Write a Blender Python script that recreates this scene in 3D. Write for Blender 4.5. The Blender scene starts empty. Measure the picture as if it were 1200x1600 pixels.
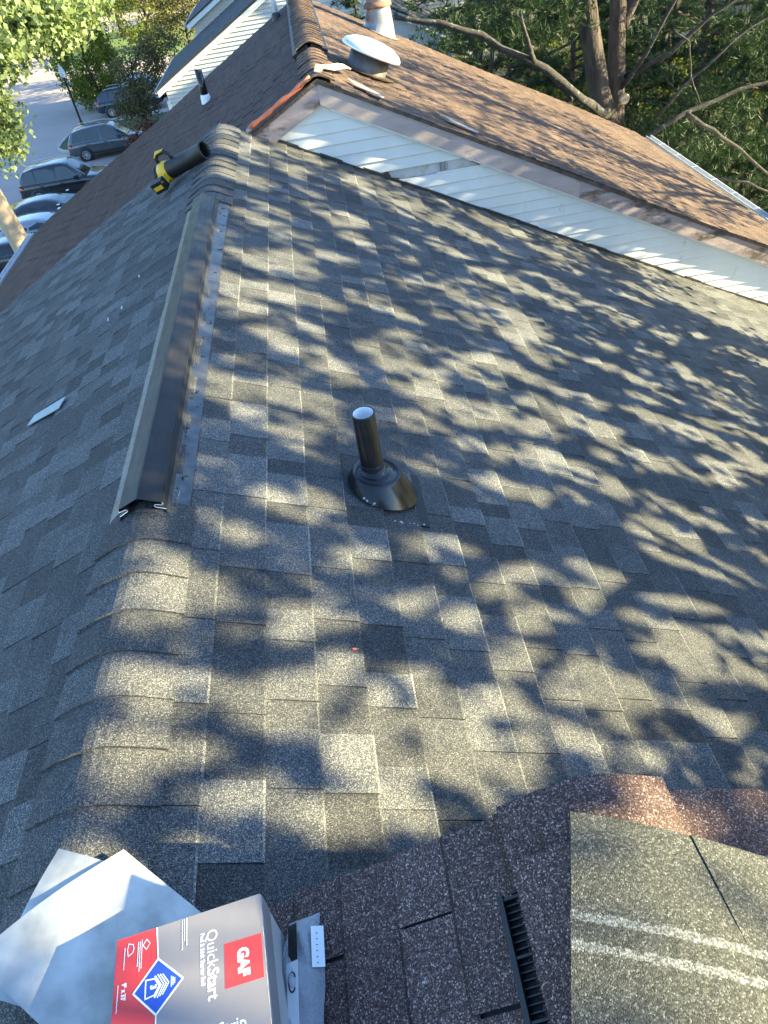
import bpy, math, random
import numpy as np
from mathutils import Vector, Matrix
random.seed(7); rng = np.random.default_rng(7)
SC = bpy.context.scene; COL = SC.collection
H = 10.8                                             # camera height above the parking lot

# ------------------------------------------------------------------ camera
FPX = 1073.8
YAW, PITCH, ROLL = 0.000535, 0.752730, 0.175499
def cam_axes():
    cy, sy = math.cos(YAW), math.sin(YAW)
    f = np.array([sy*math.cos(PITCH), cy*math.cos(PITCH), -math.sin(PITCH)])
    r = np.array([cy, -sy, 0.0]); d = np.cross(f, r)
    c, s = math.cos(ROLL), math.sin(ROLL)
    return np.array([c*r+s*d, -s*r+c*d, f])
CR = cam_axes()
cam = bpy.data.cameras.new('camera'); camo = bpy.data.objects.new('camera', cam); COL.objects.link(camo)
cam.sensor_fit = 'HORIZONTAL'; cam.sensor_width = 36; cam.lens = FPX/1200*36
cam.clip_start = 0.02; cam.clip_end = 2000
camo.matrix_world = Matrix(((CR[0][0], -CR[1][0], -CR[2][0], 0), (CR[0][1], -CR[1][1], -CR[2][1], 0),
                            (CR[0][2], -CR[1][2], -CR[2][2], H), (0, 0, 0, 1)))
SC.camera = camo
def project(P):                                      # only used to rank which shingles show largest
    c = CR @ (np.asarray(P, float) - np.array([0, 0, H]))
    return (600+FPX*c[0]/c[2], 800+FPX*c[1]/c[2]) if c[2] > 0.05 else (-9999, -9999)

# ------------------------------------------------------------------ light
SUN_EL, SUN_A = math.radians(17), math.radians(9)
SDIR = Vector((math.cos(SUN_EL)*math.cos(SUN_A), -math.cos(SUN_EL)*math.sin(SUN_A), math.sin(SUN_EL)))
w = bpy.data.worlds.new('World'); SC.world = w; w.use_nodes = True
nt = w.node_tree; nt.nodes.clear()
sky = nt.nodes.new('ShaderNodeTexSky'); sky.sky_type = 'NISHITA'; sky.sun_disc = False
sky.ozone_density = 4.0; sky.dust_density = 0.4; sky.sun_elevation = SUN_EL; sky.sun_rotation = math.radians(90) + SUN_A
bg = nt.nodes.new('ShaderNodeBackground'); bg.inputs[1].default_value = 0.11
wo = nt.nodes.new('ShaderNodeOutputWorld')
nt.links.new(sky.outputs[0], bg.inputs[0]); nt.links.new(bg.outputs[0], wo.inputs[0])
sun = bpy.data.lights.new('sun', 'SUN'); sun.energy = 5.0; sun.angle = math.radians(0.5); sun.color = (1.0, 0.885, 0.53)
suno = bpy.data.objects.new('sun', sun); COL.objects.link(suno)
suno.rotation_euler = (-SDIR).to_track_quat('-Z', 'Y').to_euler(); suno.location = (20, 0, 30)
SC.view_settings.view_transform = 'Standard'; SC.view_settings.look = 'None'
SC.view_settings.gamma = 1; SC.view_settings.use_curve_mapping = False
SC.view_settings.exposure = 2.6

# ------------------------------------------------------------------ material helpers
def new_mat(name):
    m = bpy.data.materials.new(name); m.use_nodes = True
    n = m.node_tree.nodes; b = n['Principled BSDF']
    return m, n, m.node_tree.links, b
def mathn(n, l, op, a, b=None):
    x = n.new('ShaderNodeMath'); x.operation = op
    for i, v in enumerate((a, b)):
        if v is None: continue
        if isinstance(v, (int, float)): x.inputs[i].default_value = v
        else: l.new(v, x.inputs[i])
    return x.outputs[0]
def mix(n, l, f, a, b, mode='MIX'):
    x = n.new('ShaderNodeMix'); x.data_type = 'RGBA'; x.blend_type = mode
    for s, v in (('Factor', f), ('A', a), ('B', b)):
        i = [q for q in x.inputs if q.name == s and (q.type == 'RGBA' or s == 'Factor')][0]
        if isinstance(v, (int, float)): i.default_value = v
        elif isinstance(v, tuple): i.default_value = (*v, 1) if len(v) == 3 else v
        else: l.new(v, i)
    return [o for o in x.outputs if o.type == 'RGBA'][0]
def noise(n, l, scale, detail=4, vec=None, rough=0.55):
    x = n.new('ShaderNodeTexNoise'); x.inputs['Scale'].default_value = scale; x.inputs['Detail'].default_value = detail
    x.inputs['Roughness'].default_value = rough
    if vec is not None: l.new(vec, x.inputs['Vector'])
    return x.outputs['Fac']
def ramp(n, l, fac, stops, interp='LINEAR'):
    x = n.new('ShaderNodeValToRGB'); e = x.color_ramp.elements; x.color_ramp.interpolation = interp
    while len(e) < len(stops): e.new(0.5)
    for i, (p, c) in enumerate(stops):
        e[i].position = p; e[i].color = (*c, 1) if len(c) == 3 else c
    l.new(fac, x.inputs[0]); return x.outputs[0]
def position(n): return n.new('ShaderNodeNewGeometry').outputs['Position']
def mapped(n, l, vec, scale=(1, 1, 1), rot=(0, 0, 0)):
    x = n.new('ShaderNodeMapping'); x.inputs['Scale'].default_value = scale; x.inputs['Rotation'].default_value = rot
    l.new(vec, x.inputs['Vector']); return x.outputs[0]
def bump(n, l, b, hgt, strength=0.3, dist=0.002):
    x = n.new('ShaderNodeBump'); x.inputs['Strength'].default_value = strength; x.inputs['Distance'].default_value = dist
    l.new(hgt, x.inputs['Height']); l.new(x.outputs[0], b.inputs['Normal'])

def granule_mat(name, stops, gscale, blotch=0.35, streak=None, scuff=0.0, spec=0.25, sat=None):
    """mineral granules: a cell per granule, its own tone, on top the tone of the piece ('tone' attribute)"""
    m, n, l, b = new_mat(name); pos = position(n)
    v = n.new('ShaderNodeTexVoronoi'); v.inputs['Scale'].default_value = gscale; l.new(pos, v.inputs['Vector'])
    sep = n.new('ShaderNodeSeparateColor'); l.new(v.outputs['Color'], sep.inputs[0])
    col = ramp(n, l, sep.outputs[0], stops)
    big = noise(n, l, 2.3, 5, pos); mid = noise(n, l, 16, 4, pos)
    var = mathn(n, l, 'ADD', mathn(n, l, 'MULTIPLY', big, blotch*2), mathn(n, l, 'MULTIPLY', mid, blotch*1.2))
    var = mathn(n, l, 'ADD', var, 1-1.6*blotch)
    at = n.new('ShaderNodeAttribute'); at.attribute_name = 'tone'
    tone = mathn(n, l, 'MULTIPLY', var, at.outputs['Fac'])
    c3 = n.new('ShaderNodeCombineColor')
    for i in range(3): l.new(tone, c3.inputs[i])
    col = mix(n, l, 1.0, col, c3.outputs[0], 'MULTIPLY')
    if streak:
        st = noise(n, l, 5, 5, mapped(n, l, pos, streak[0]))
        col = mix(n, l, ramp(n, l, st, [(0.42, (0, 0, 0)), (0.72, (1, 1, 1))]), col, streak[1])
    if scuff:
        sc = noise(n, l, 7, 8, mapped(n, l, pos, (1, .35, 1)), 0.7)
        col = mix(n, l, mathn(n, l, 'MULTIPLY', ramp(n, l, sc, [(0.62, (0, 0, 0)), (0.80, (1, 1, 1))]), scuff), col, (0.30, 0.31, 0.33))
    l.new(col, b.inputs['Base Color']); b.inputs['Roughness'].default_value = 0.8
    b.inputs['Specular IOR Level'].default_value = spec
    hh = mathn(n, l, 'ADD', mathn(n, l, 'MULTIPLY', v.outputs['Distance'], -1.0), mathn(n, l, 'MULTIPLY', sep.outputs[1], .5))
    bump(n, l, b, hh, 0.55, 0.0016)
    return m
def plain(name, color, rough=0.6, metal=0.0, var=0.18, nscale=9, bstr=0.12, bdist=0.003, bscale=None, dirt=None, spec=0.5, coat=0, vec=(1, 1, 1)):
    m, n, l, b = new_mat(name); pos = mapped(n, l, position(n), vec)
    f = noise(n, l, nscale, 6, pos)
    lo = tuple(c*(1-var) for c in color); hi = tuple(min(1, c*(1+var)) for c in color)
    col = ramp(n, l, f, [(0.3, lo), (0.7, hi)])
    if dirt:
        d = noise(n, l, dirt[1], 8, pos, 0.65)
        col = mix(n, l, ramp(n, l, d, [(dirt[2], (0, 0, 0)), (min(1, dirt[2]+.12), (1, 1, 1))]), col, dirt[0])
    l.new(col, b.inputs['Base Color']); b.inputs['Metallic'].default_value = metal
    rr = mathn(n, l, 'ADD', mathn(n, l, 'MULTIPLY', noise(n, l, nscale*3, 5, pos), 0.25), rough-0.125)
    l.new(rr, b.inputs['Roughness']); b.inputs['Specular IOR Level'].default_value = spec
    b.inputs['Coat Weight'].default_value = coat; b.inputs['Coat Roughness'].default_value = 0.06
    if bstr: bump(n, l, b, noise(n, l, bscale or nscale*4, 6, pos), bstr, bdist)
    return m
def leaf_mat(name, dark, light, trans=0.4, back=None):
    m, n, l, b = new_mat(name)
    at = n.new('ShaderNodeAttribute'); at.attribute_name = 'tone'
    col = ramp(n, l, at.outputs['Fac'], [(0.0, dark), (1.0, light)])
    l.new(col, b.inputs['Base Color']); b.inputs['Roughness'].default_value = 0.55; b.inputs['Specular IOR Level'].default_value = 0.3
    t = n.new('ShaderNodeBsdfTranslucent'); l.new(mix(n, l, 1.0, col, back or (1.0, 1.0, 0.5), 'MULTIPLY'), t.inputs[0])
    ms = n.new('ShaderNodeMixShader'); ms.inputs[0].default_value = trans
    l.new(b.outputs[0], ms.inputs[1]); l.new(t.outputs[0], ms.inputs[2]); l.new(ms.outputs[0], n['Material Output'].inputs[0])
    return m
def glass_mat(name, color=(0.02, 0.025, 0.03), rough=0.05):
    m, n, l, b = new_mat(name)
    f = noise(n, l, 1.5, 3, position(n))
    l.new(ramp(n, l, f, [(0.3, color), (0.7, tuple(c*1.6 for c in color))]), b.inputs['Base Color'])
    b.inputs['Roughness'].default_value = rough; b.inputs['Specular IOR Level'].default_value = 0.8
    return m

M = {}
M['grey'] = granule_mat('grey_granules', [(0.0, (0.024, 0.026, 0.030)), (0.35, (0.048, 0.050, 0.053)), (0.62, (0.082, 0.083, 0.083)),
                                          (0.82, (0.140, 0.138, 0.129)), (0.95, (0.225, 0.22, 0.198)), (1.0, (0.31, 0.30, 0.27))], 500, 0.34, scuff=0.25)
M['greycap'] = granule_mat('grey_cap_granules', [(0.0, (0.022, 0.023, 0.026)), (0.35, (0.045, 0.046, 0.048)), (0.62, (0.077, 0.077, 0.077)),
                                          (0.82, (0.130, 0.128, 0.12)), (0.95, (0.21, 0.205, 0.185)), (1.0, (0.29, 0.28, 0.255))], 500, 0.28)
M['brown_near'] = granule_mat('brown_granules_near', [(0.0, (0.034, 0.018, 0.017)), (0.45, (0.078, 0.046, 0.040)), (0.72, (0.124, 0.076, 0.064)),
                                          (0.88, (0.215, 0.14, 0.118)), (0.96, (0.34, 0.245, 0.205)), (1.0, (0.47, 0.37, 0.33))], 430, 0.28)
M['brown'] = granule_mat('brown_granules', [(0.0, (0.045, 0.028, 0.019)), (0.5, (0.096, 0.060, 0.041)), (0.8, (0.148, 0.096, 0.066)),
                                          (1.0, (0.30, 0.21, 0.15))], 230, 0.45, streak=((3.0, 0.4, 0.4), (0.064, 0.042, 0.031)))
M['brown_shaded'] = granule_mat('shaded_brown_granules', [(0.0, (0.027, 0.013, 0.011)), (0.5, (0.066, 0.034, 0.027)), (0.8, (0.096, 0.054, 0.042)),
                                          (1.0, (0.16, 0.10, 0.08))], 230, 0.36, streak=((3.0, 0.4, 0.4), (0.042, 0.022, 0.019)))  # darker copy of brown: the left slope's shade is put into its colour
M['loose'] = granule_mat('loose_shingle_granules', [(0.0, (0.022, 0.022, 0.019)), (0.35, (0.038, 0.039, 0.033)), (0.62, (0.058, 0.060, 0.050)),
                                          (0.84, (0.090, 0.091, 0.077)), (0.96, (0.14, 0.14, 0.12)), (1.0, (0.20, 0.20, 0.18))], 430, 0.36)
M['deck'] = plain('roof_underlay', (0.03, 0.03, 0.032), 0.9)
M['siding'] = plain('white_vinyl_siding', (0.68, 0.69, 0.65), 0.5, var=0.06, nscale=3, bstr=0.12, bdist=.01, bscale=3, dirt=((0.48, 0.47, 0.41), 6, 0.60), vec=(1, 1, .35))
M['siding_cream'] = plain('cream_vinyl_siding', (0.52, 0.53, 0.50), 0.5, var=0.05, nscale=3, bstr=0.05)
M['siding_tan'] = plain('tan_vinyl_siding', (0.50, 0.46, 0.38), 0.5, var=0.06, nscale=3, bstr=0.05)
M['trim_white'] = plain('white_trim', (0.74, 0.74, 0.70), 0.5, var=0.07, bstr=0.05)
M['rake'] = plain('weathered_mauve_paint', (0.38, 0.31, 0.285), 0.7, var=0.18, nscale=6, bstr=0.4, dirt=((0.15, 0.115, 0.10), 8, 0.60), vec=(.5, 1, 1.6))
M['rake_old'] = plain('peeling_mauve_paint', (0.34, 0.27, 0.255), 0.8, var=0.2, nscale=8, bstr=0.6, bdist=0.006, dirt=((0.085, 0.065, 0.055), 7, 0.50), vec=(.45, 1, 1.3))
M['wood_edge'] = plain('rotten_wood_edge', (0.10, 0.075, 0.06), 0.9, var=0.5, nscale=12, bstr=0.8, bdist=0.008)
M['wrap'] = plain('house_wrap_sheathing', (0.55, 0.55, 0.54), 0.8, var=0.12, nscale=6, bstr=0.4, dirt=((0.40, 0.32, 0.24), 4, 0.58))
M['flash'] = plain('black_step_flashing', (0.03, 0.03, 0.032), 0.5, bstr=0.4)
M['gutter'] = plain('white_aluminium_gutter', (0.50, 0.51, 0.52), 0.35, var=0.08, dirt=((0.3, 0.28, 0.25), 6, 0.62))
M['bronze'] = plain('bronze_painted_steel', (0.030, 0.028, 0.028), 0.46, metal=0.3, var=0.15, nscale=20, bstr=0.02, dirt=((0.075, 0.07, 0.066), 9, 0.64), vec=(1, .12, 1), spec=.25)
M['bronze_flange'] = plain('bronze_steel_flange', (0.12, 0.12, 0.125), 0.40, metal=0.8, var=0.3, nscale=22, bstr=0.25, bdist=0.004, dirt=((0.02, 0.02, 0.02), 30, 0.62))
M['cut_edge'] = plain('bare_steel_edge', (0.75, 0.72, 0.68), 0.35, metal=0.9, bstr=0)
M['sealant'] = plain('black_sealant', (0.008, 0.008, 0.010), 0.35, bstr=0.3)
M['black_gloss'] = plain('black_gloss_plastic', (0.012, 0.012, 0.013), 0.22, var=0.3, nscale=18, bstr=0.05, dirt=((0.09, 0.085, 0.075), 25, 0.66))
M['black_matte'] = plain('black_matte_plastic', (0.008, 0.008, 0.0085), 0.55, var=0.3, nscale=30, bstr=0.2)
M['pvc_white'] = plain('white_pvc', (0.78, 0.79, 0.80), 0.4, var=0.05, bstr=0.03)
M['caulk'] = plain('white_caulk', (0.45, 0.45, 0.43), 0.6, bstr=0.4)
M['galv'] = plain('galvanised_sheet', (0.47, 0.47, 0.44), 0.52, metal=0.85, var=0.24, nscale=14, bstr=0.10, bdist=0.002, bscale=9)
M['galv_old'] = plain('weathered_galvanised', (0.34, 0.335, 0.32), 0.45, metal=0.75, var=0.25, nscale=7, bstr=0.15, dirt=((0.26, 0.20, 0.15), 6, 0.60))
M['dome'] = plain('aluminium_dome', (0.80, 0.81, 0.82), 0.42, metal=0.7, var=0.08, nscale=8, bstr=0.08)
M['rust'] = plain('rust_band', (0.22, 0.12, 0.07), 0.8, var=0.4, bstr=0.4)
M['membrane'] = plain('weathered_membrane', (0.34, 0.31, 0.27), 0.8, var=0.25, nscale=20, bstr=0.3)
M['shaded_galv'] = plain('shaded_galvanised', (0.13, 0.125, 0.12), 0.55, metal=0.5, var=0.35, nscale=9, bstr=0.2)  # shade on the collar under the dome is put into this colour
M['orange'] = plain('orange_plastic_film', (0.62, 0.16, 0.065), 0.45, var=0.15, nscale=12, bstr=0.3)
M['scrap'] = plain('pale_shingle_scrap', (0.36, 0.43, 0.42), 0.8, var=0.15, nscale=60, bstr=0.2)
M['scrap_tan'] = plain('tan_scrap_strip', (0.52, 0.42, 0.27), 0.7, var=0.2, nscale=14, bstr=0.3)
M['yellow'] = plain('yellow_plastic', (0.72, 0.42, 0.02), 0.4, var=0.12, nscale=25, bstr=0.05)
M['asphalt'] = plain('parking_asphalt', (0.37, 0.305, 0.265), 0.9, var=0.06, nscale=0.35, bstr=0.3, bscale=60, dirt=((0.32, 0.27, 0.235), 0.8, 0.55))
M['concrete'] = plain('pale_concrete', (0.44, 0.41, 0.36), 0.9, var=0.15, nscale=1.2, bstr=0.3)
M['lawn'] = plain('lawn_and_leaf_litter', (0.075, 0.085, 0.028), 0.95, var=0.45, nscale=1.3, bstr=0.8, bdist=0.05, dirt=((0.10, 0.075, 0.04), 0.5, 0.52))
M['grass'] = plain('mown_grass', (0.10, 0.15, 0.03), 0.95, var=0.35, nscale=1.7, bstr=0.7, bdist=0.04)
M['paint'] = plain('white_line_paint', (0.70, 0.70, 0.68), 0.8, bstr=0)
M['bark'] = plain('grey_brown_bark', (0.075, 0.054, 0.042), 0.95, var=0.5, nscale=9, bstr=1.0, bdist=0.04, vec=(1, 1, .25), dirt=((0.045, 0.034, 0.027), 5, 0.52))
M['bark_pale'] = plain('pale_smooth_bark', (0.40, 0.30, 0.19), 0.85, var=0.2, nscale=6, bstr=0.4, bdist=0.02, vec=(1, 1, .3))
M['lichen'] = plain('lichen_covered_bark', (0.042, 0.036, 0.030), 0.95, var=0.4, nscale=14, bstr=0.8, bdist=0.02, dirt=((0.20, 0.21, 0.185), 11, 0.57))
M['leaf_bright'] = leaf_mat('bright_maple_leaves', (0.10, 0.15, 0.04), (0.34, 0.41, 0.19), 0.40, (1, 1, .7))
M['leaf_yellow'] = leaf_mat('yellow_green_leaves', (0.06, 0.09, 0.010), (0.24, 0.26, 0.035), 0.4)
M['leaf_column'] = leaf_mat('hornbeam_leaves', (0.035, 0.065, 0.010), (0.24, 0.27, 0.035), 0.45)
M['leaf_olive'] = leaf_mat('olive_bronze_leaves', (0.055, 0.058, 0.020), (0.19, 0.155, 0.06), 0.3)
M['leaf_red'] = leaf_mat('reddish_leaves', (0.07, 0.025, 0.012), (0.20, 0.075, 0.035), 0.3, (1, .6, .4))
M['needle'] = leaf_mat('pine_needles', (0.014, 0.032, 0.012), (0.046, 0.085, 0.026), 0.2)
M['needle_lit'] = leaf_mat('pale_pine_needles', (0.07, 0.11, 0.025), (0.22, 0.24, 0.07), 0.35)
M['evergreen'] = leaf_mat('dark_evergreen', (0.012, 0.025, 0.010), (0.045, 0.065, 0.022), 0.15)

# ------------------------------------------------------------------ mesh helpers
class MB:
    def __init__(s): s.v = []; s.f = []; s.t = []
    def add(s, V, F, tone=1.0):
        o = len(s.v); s.v.extend([tuple(p) for p in V]); s.f.extend([tuple(i+o for i in q) for q in F])
        s.t.extend([tone]*len(V) if not hasattr(tone, '__len__') else list(tone))
        return s
    def box(s, c, size, B=None, tone=1.0):
        B = np.eye(3) if B is None else np.asarray(B, float); c = np.asarray(c, float); h = np.asarray(size, float)/2
        V = [c + B.T @ (np.array([x, y, z])*h) for x in (-1, 1) for y in (-1, 1) for z in (-1, 1)]
        return s.add(V, [(0, 1, 3, 2), (4, 6, 7, 5), (0, 4, 5, 1), (2, 3, 7, 6), (0, 2, 6, 4), (1, 5, 7, 3)], tone)
    def tube(s, pts, rad, n=10, cap=True, wob=0.0, tone=1.0):
        pts = [np.asarray(p, float) for p in pts]
        if not hasattr(rad, '__len__'): rad = [rad]*len(pts)
        V = []; F = []; up = np.array([0.13, 0.97, 0.21]); prev = None
        for i, p in enumerate(pts):
            d = pts[min(i+1, len(pts)-1)]-pts[max(i-1, 0)]; d = d/(np.linalg.norm(d)+1e-9)
            a = prev if prev is not None else up
            a = a-d*np.dot(a, d)
            if np.linalg.norm(a) < 1e-3: a = np.array([1.0, 0, 0])-d*d[0]
            a /= np.linalg.norm(a); b = np.cross(d, a); prev = a
            for k in range(n):
                an = 2*math.pi*k/n; r = rad[i]*(1+(random.uniform(-wob, wob) if wob else 0))
                V.append(p+(a*math.cos(an)+b*math.sin(an))*r)
        for i in range(len(pts)-1):
            for k in range(n):
                F.append((i*n+k, i*n+(k+1) % n, (i+1)*n+(k+1) % n, (i+1)*n+k))
        if cap: F.append(tuple(range(n-1, -1, -1))); F.append(tuple((len(pts)-1)*n+k for k in range(n)))
        return s.add(V, F, tone)
    def lathe(s, prof, o, B=None, n=24, tone=1.0):                    # prof: (r, z) along axis B[2]
        B = np.eye(3) if B is None else np.asarray(B, float); o = np.asarray(o, float); V = []; F = []
        for r, z in prof:
            for k in range(n):
                a = 2*math.pi*k/n; V.append(o+B[0]*math.cos(a)*r+B[1]*math.sin(a)*r+B[2]*z)
        for i in range(len(prof)-1):
            for k in range(n): F.append((i*n+k, i*n+(k+1) % n, (i+1)*n+(k+1) % n, (i+1)*n+k))
        return s.add(V, F, tone)
    def prism(s, poly, d, tone=1.0):                                  # poly: 3-d points, extruded by vector d
        n = len(poly); P = [np.asarray(p, float) for p in poly]; d = np.asarray(d, float)
        F = [tuple(range(n)), tuple(range(2*n-1, n-1, -1))]+[(i, i+n, (i+1) % n+n, (i+1) % n) for i in range(n)]
        return s.add(P+[p+d for p in P], F, tone)
    def mesh(s, name, smooth=False):
        me = bpy.data.meshes.new(name); me.from_pydata([tuple(map(float, p)) for p in s.v], [], s.f)
        me.attributes.new('tone', 'FLOAT', 'POINT').data.foreach_set('value', np.array(s.t, dtype=np.float32))
        me.update()
        if smooth: me.polygons.foreach_set('use_smooth', [True]*len(me.polygons))
        return me
    def build(s, name, mat, parent=None, smooth=False, fix=True):
        me = s.mesh(name, smooth)
        if fix:
            import bmesh
            bm = bmesh.new(); bm.from_mesh(me); bmesh.ops.recalc_face_normals(bm, faces=bm.faces); bm.to_mesh(me); bm.free()
        return link(name, me, mat, parent)
def link(name, me, mat, parent=None):
    o = bpy.data.objects.new(name, me); COL.objects.link(o)
    if mat is not None and not me.materials: me.materials.append(M[mat] if isinstance(mat, str) else mat)
    if parent is not None:
        parent_to(o, parent)
    return o
def world(o):
    return (world(o.parent) @ o.matrix_parent_inverse @ o.matrix_basis) if o.parent else o.matrix_basis.copy()
def parent_to(o, p):
    o.parent = p; o.matrix_parent_inverse = world(p).inverted(); return o
def empty(name, loc, label, cat, group=None):
    o = bpy.data.objects.new(name, None); COL.objects.link(o); o.location = loc; o.empty_display_size = 0.2
    return tag(o, label, cat, group)
def tag(o, label, cat, group=None):
    o['label'] = label; o['category'] = cat
    if group: o['group'] = group
    return o
def struct(o): o['kind'] = 'structure'; return o
def np_mesh(name, V, F, tone=None, smooth=False):
    me = bpy.data.meshes.new(name); n, k = F.shape
    me.vertices.add(len(V)); me.vertices.foreach_set('co', V.astype(np.float32).ravel())
    me.loops.add(n*k); me.loops.foreach_set('vertex_index', F.astype(np.int32).ravel())
    me.polygons.add(n); me.polygons.foreach_set('loop_start', np.arange(0, n*k, k, dtype=np.int32))
    if tone is not None: me.attributes.new('tone', 'FLOAT', 'POINT').data.foreach_set('value', tone.astype(np.float32))
    me.update(calc_edges=True); me.validate()
    return me

CS, SN = 2/math.sqrt(5), 1/math.sqrt(5)              # 6-in-12 pitch
# ------------------------------------------------------------------ ground
def sheet(name, poly, z, mat):
    m = MB(); m.add([(x, y, z) for x, y in poly], [tuple(range(len(poly)))]); return struct(m.build(name, mat))
sheet('ground', [(-600, -300), (600, -300), (600, 900), (-600, 900)], 0, 'lawn')
sheet('parking_lot', [(-48, 8), (-9.2, 8), (-9.2, 64), (-12, 74), (-14, 112), (-60, 150), (-60, 20)], 0.02, 'asphalt')
def ring_poly(cx, cy, rx, ry, n=28): return [(cx+rx*math.cos(2*math.pi*i/n), cy+ry*math.sin(2*math.pi*i/n)) for i in range(n)]
def kerbed(poly, name_in, mat_in, hk=0.13, wk=0.16):
    c = np.mean(poly, axis=0); inner = [tuple(np.array(p)+(c-np.array(p))/np.linalg.norm(c-np.array(p))*wk) for p in poly]; n = len(poly)
    m = MB(); V = [(*p, 0.0) for p in poly]+[(*p, 0.02+hk) for p in poly]+[(*p, 0.02+hk) for p in inner]+[(*p, 0.0) for p in inner]
    F = []
    for i in range(n):
        j = (i+1) % n
        for a in range(3): F.append((a*n+i, a*n+j, (a+1)*n+j, (a+1)*n+i))
    m.add(V, F); struct(m.build('kerb', 'concrete'))
    sheet(name_in, inner, hk-0.02, mat_in)
isl = [(-16.0, 49.4), (-16.5, 50.2), (-16.6, 51.5), (-16.5, 53.8), (-16.0, 54.8), (-15, 55.2), (-9.4, 55.2), (-9.4, 48.9), (-15.2, 48.9)]
kerbed(isl, 'planting_island', 'lawn')
kerbed([(-25.9, 91), (-26.2, 88), (-25.4, 84.6), (-23.6, 81.6), (-21.2, 79.8), (-17, 78.6), (-11, 78), (-8, 92), (-14, 108), (-22, 103)], 'grass_island', 'grass')
struct(MB().box((-8.6, 34, 0.06), (1.2, 40, 0.13)).build('pavement', 'concrete'))
for y in (31.2, 34.1, 37.0, 39.9, 44.6, 56.4, 59.6):
    struct(MB().box((-12.2, y, 0.024), (5.0, 0.11, 0.004)).build('parking_line', 'paint'))

# ------------------------------------------------------------------ shingle roofs
def slope_basis(side):                               # side +1: falls towards +X; rows: u downslope, v along ridge, n outward
    u = np.array([side*CS, 0, -SN]); nn = np.array([side*SN, 0, CS]); return u, np.array([0, 1.0, 0]), nn
def wedge(L, W, hl, hu=0.001, lift=0.0):
    # local x downslope 0..L, y along ridge 0..W, z height; the worn lower edge (last 6 mm and butt) has vertices of its own
    e = L-.0065; he = hu+(hl-hu)*e/L; d = hl-.0022
    V = [(0, 0, -.004), (0, W, -.004), (e, 0, -.001), (e, W, -.001), (0, 0, hu), (0, W, hu), (e, 0, he), (e, W, he),
         (e, 0, he), (e, W, he), (L, W, d), (L, 0, d), (L, 0, -.001), (L, W, -.001), (e, 0, -.001), (e, W, -.001)]
    F = [(0, 1, 3, 2), (4, 6, 7, 5), (0, 4, 5, 1), (0, 2, 6, 4), (1, 5, 7, 3), (8, 11, 10, 9), (11, 12, 13, 10), (8, 14, 12, 11), (9, 10, 13, 15)]
    return V, F
def butt_tone(tone, k): return [tone]*8+[tone*k]*8
EDGE = {'grey': 1.42, 'brown_near': .5, 'brown': .9, 'brown_shaded': .8}
def sag(t, y, amp): return amp*(math.sin(1.7*t+0.6*y)+0.7*math.sin(0.9*y-2.3*t+1)+0.5*math.sin(3.1*y+1.3*t))
def shingle_slope(pieces, ridge, side, mat, roof, n_parts, cache, amp=0.002, rank=True):
    """pieces: (t0, t1, y0, y1, height, tone). The largest in view become objects of their own, the rest one stuff mesh."""
    u, v, nn = slope_basis(side); R0 = np.array(ridge)
    def area(p):
        q = []
        for t, y in ((p[0], p[2]), (p[1], p[2]), (p[1], p[3]), (p[0], p[3])):
            q.append(project(R0+u*t+v*y))
        cx = sum(a[0] for a in q)/4; cy = sum(a[1] for a in q)/4
        if not (-20 < cx < 1220 and -20 < cy < 1620) or min(a[0] for a in q) < -3000: return 0
        return abs(sum(q[i][0]*q[(i+1) % 4][1]-q[(i+1) % 4][0]*q[i][1] for i in range(4)))/2
    A = [area(p) if rank else 0 for p in pieces]; order = sorted(range(len(pieces)), key=lambda i: -A[i])
    own = set(i for i in order[:n_parts] if A[i] > 60); rest = MB()
    for i, (t0, t1, y0, y1, hh, tone) in enumerate(pieces):
        z = sag((t0+t1)/2, (y0+y1)/2, amp)
        o = R0+u*t0+v*y0+nn*z
        if i in own:
            L = round(t1-t0, 3); W = round((y1-y0)*100)/100; hq = round(hh, 3); tq = round(tone*8)/8
            key = (mat, L, W, hq, tq)
            if key not in cache:
                mb = MB(); V, F = wedge(L, W, hq); mb.add(V, F, butt_tone(tq, EDGE[mat]*random.uniform(.62, 1.25))); me = mb.mesh('shingle'); me.materials.append(M[mat]); cache[key] = me
            ob = bpy.data.objects.new('shingle', cache[key]); COL.objects.link(ob); parent_to(ob, roof)
            uu = u+nn*random.uniform(-.004, .004); uu /= np.linalg.norm(uu); vv = v*side; n2 = np.cross(uu, vv)
            if side < 0: o = o+v*W
            ob.matrix_basis = Matrix(((uu[0], vv[0], n2[0], o[0]), (uu[1], vv[1], n2[1], o[1]), (uu[2], vv[2], n2[2], o[2]), (0, 0, 0, 1)))
        else:
            V, F = wedge(t1-t0, y1-y0, hh)
            rest.add([o+u*p[0]+v*p[1]+nn*p[2] for p in V], F, butt_tone(tone, EDGE[mat]*random.uniform(.62, 1.25)))
    if rest.v:
        s = rest.build('shingle_field', mat, roof, fix=False); s['kind'] = 'stuff'
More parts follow.
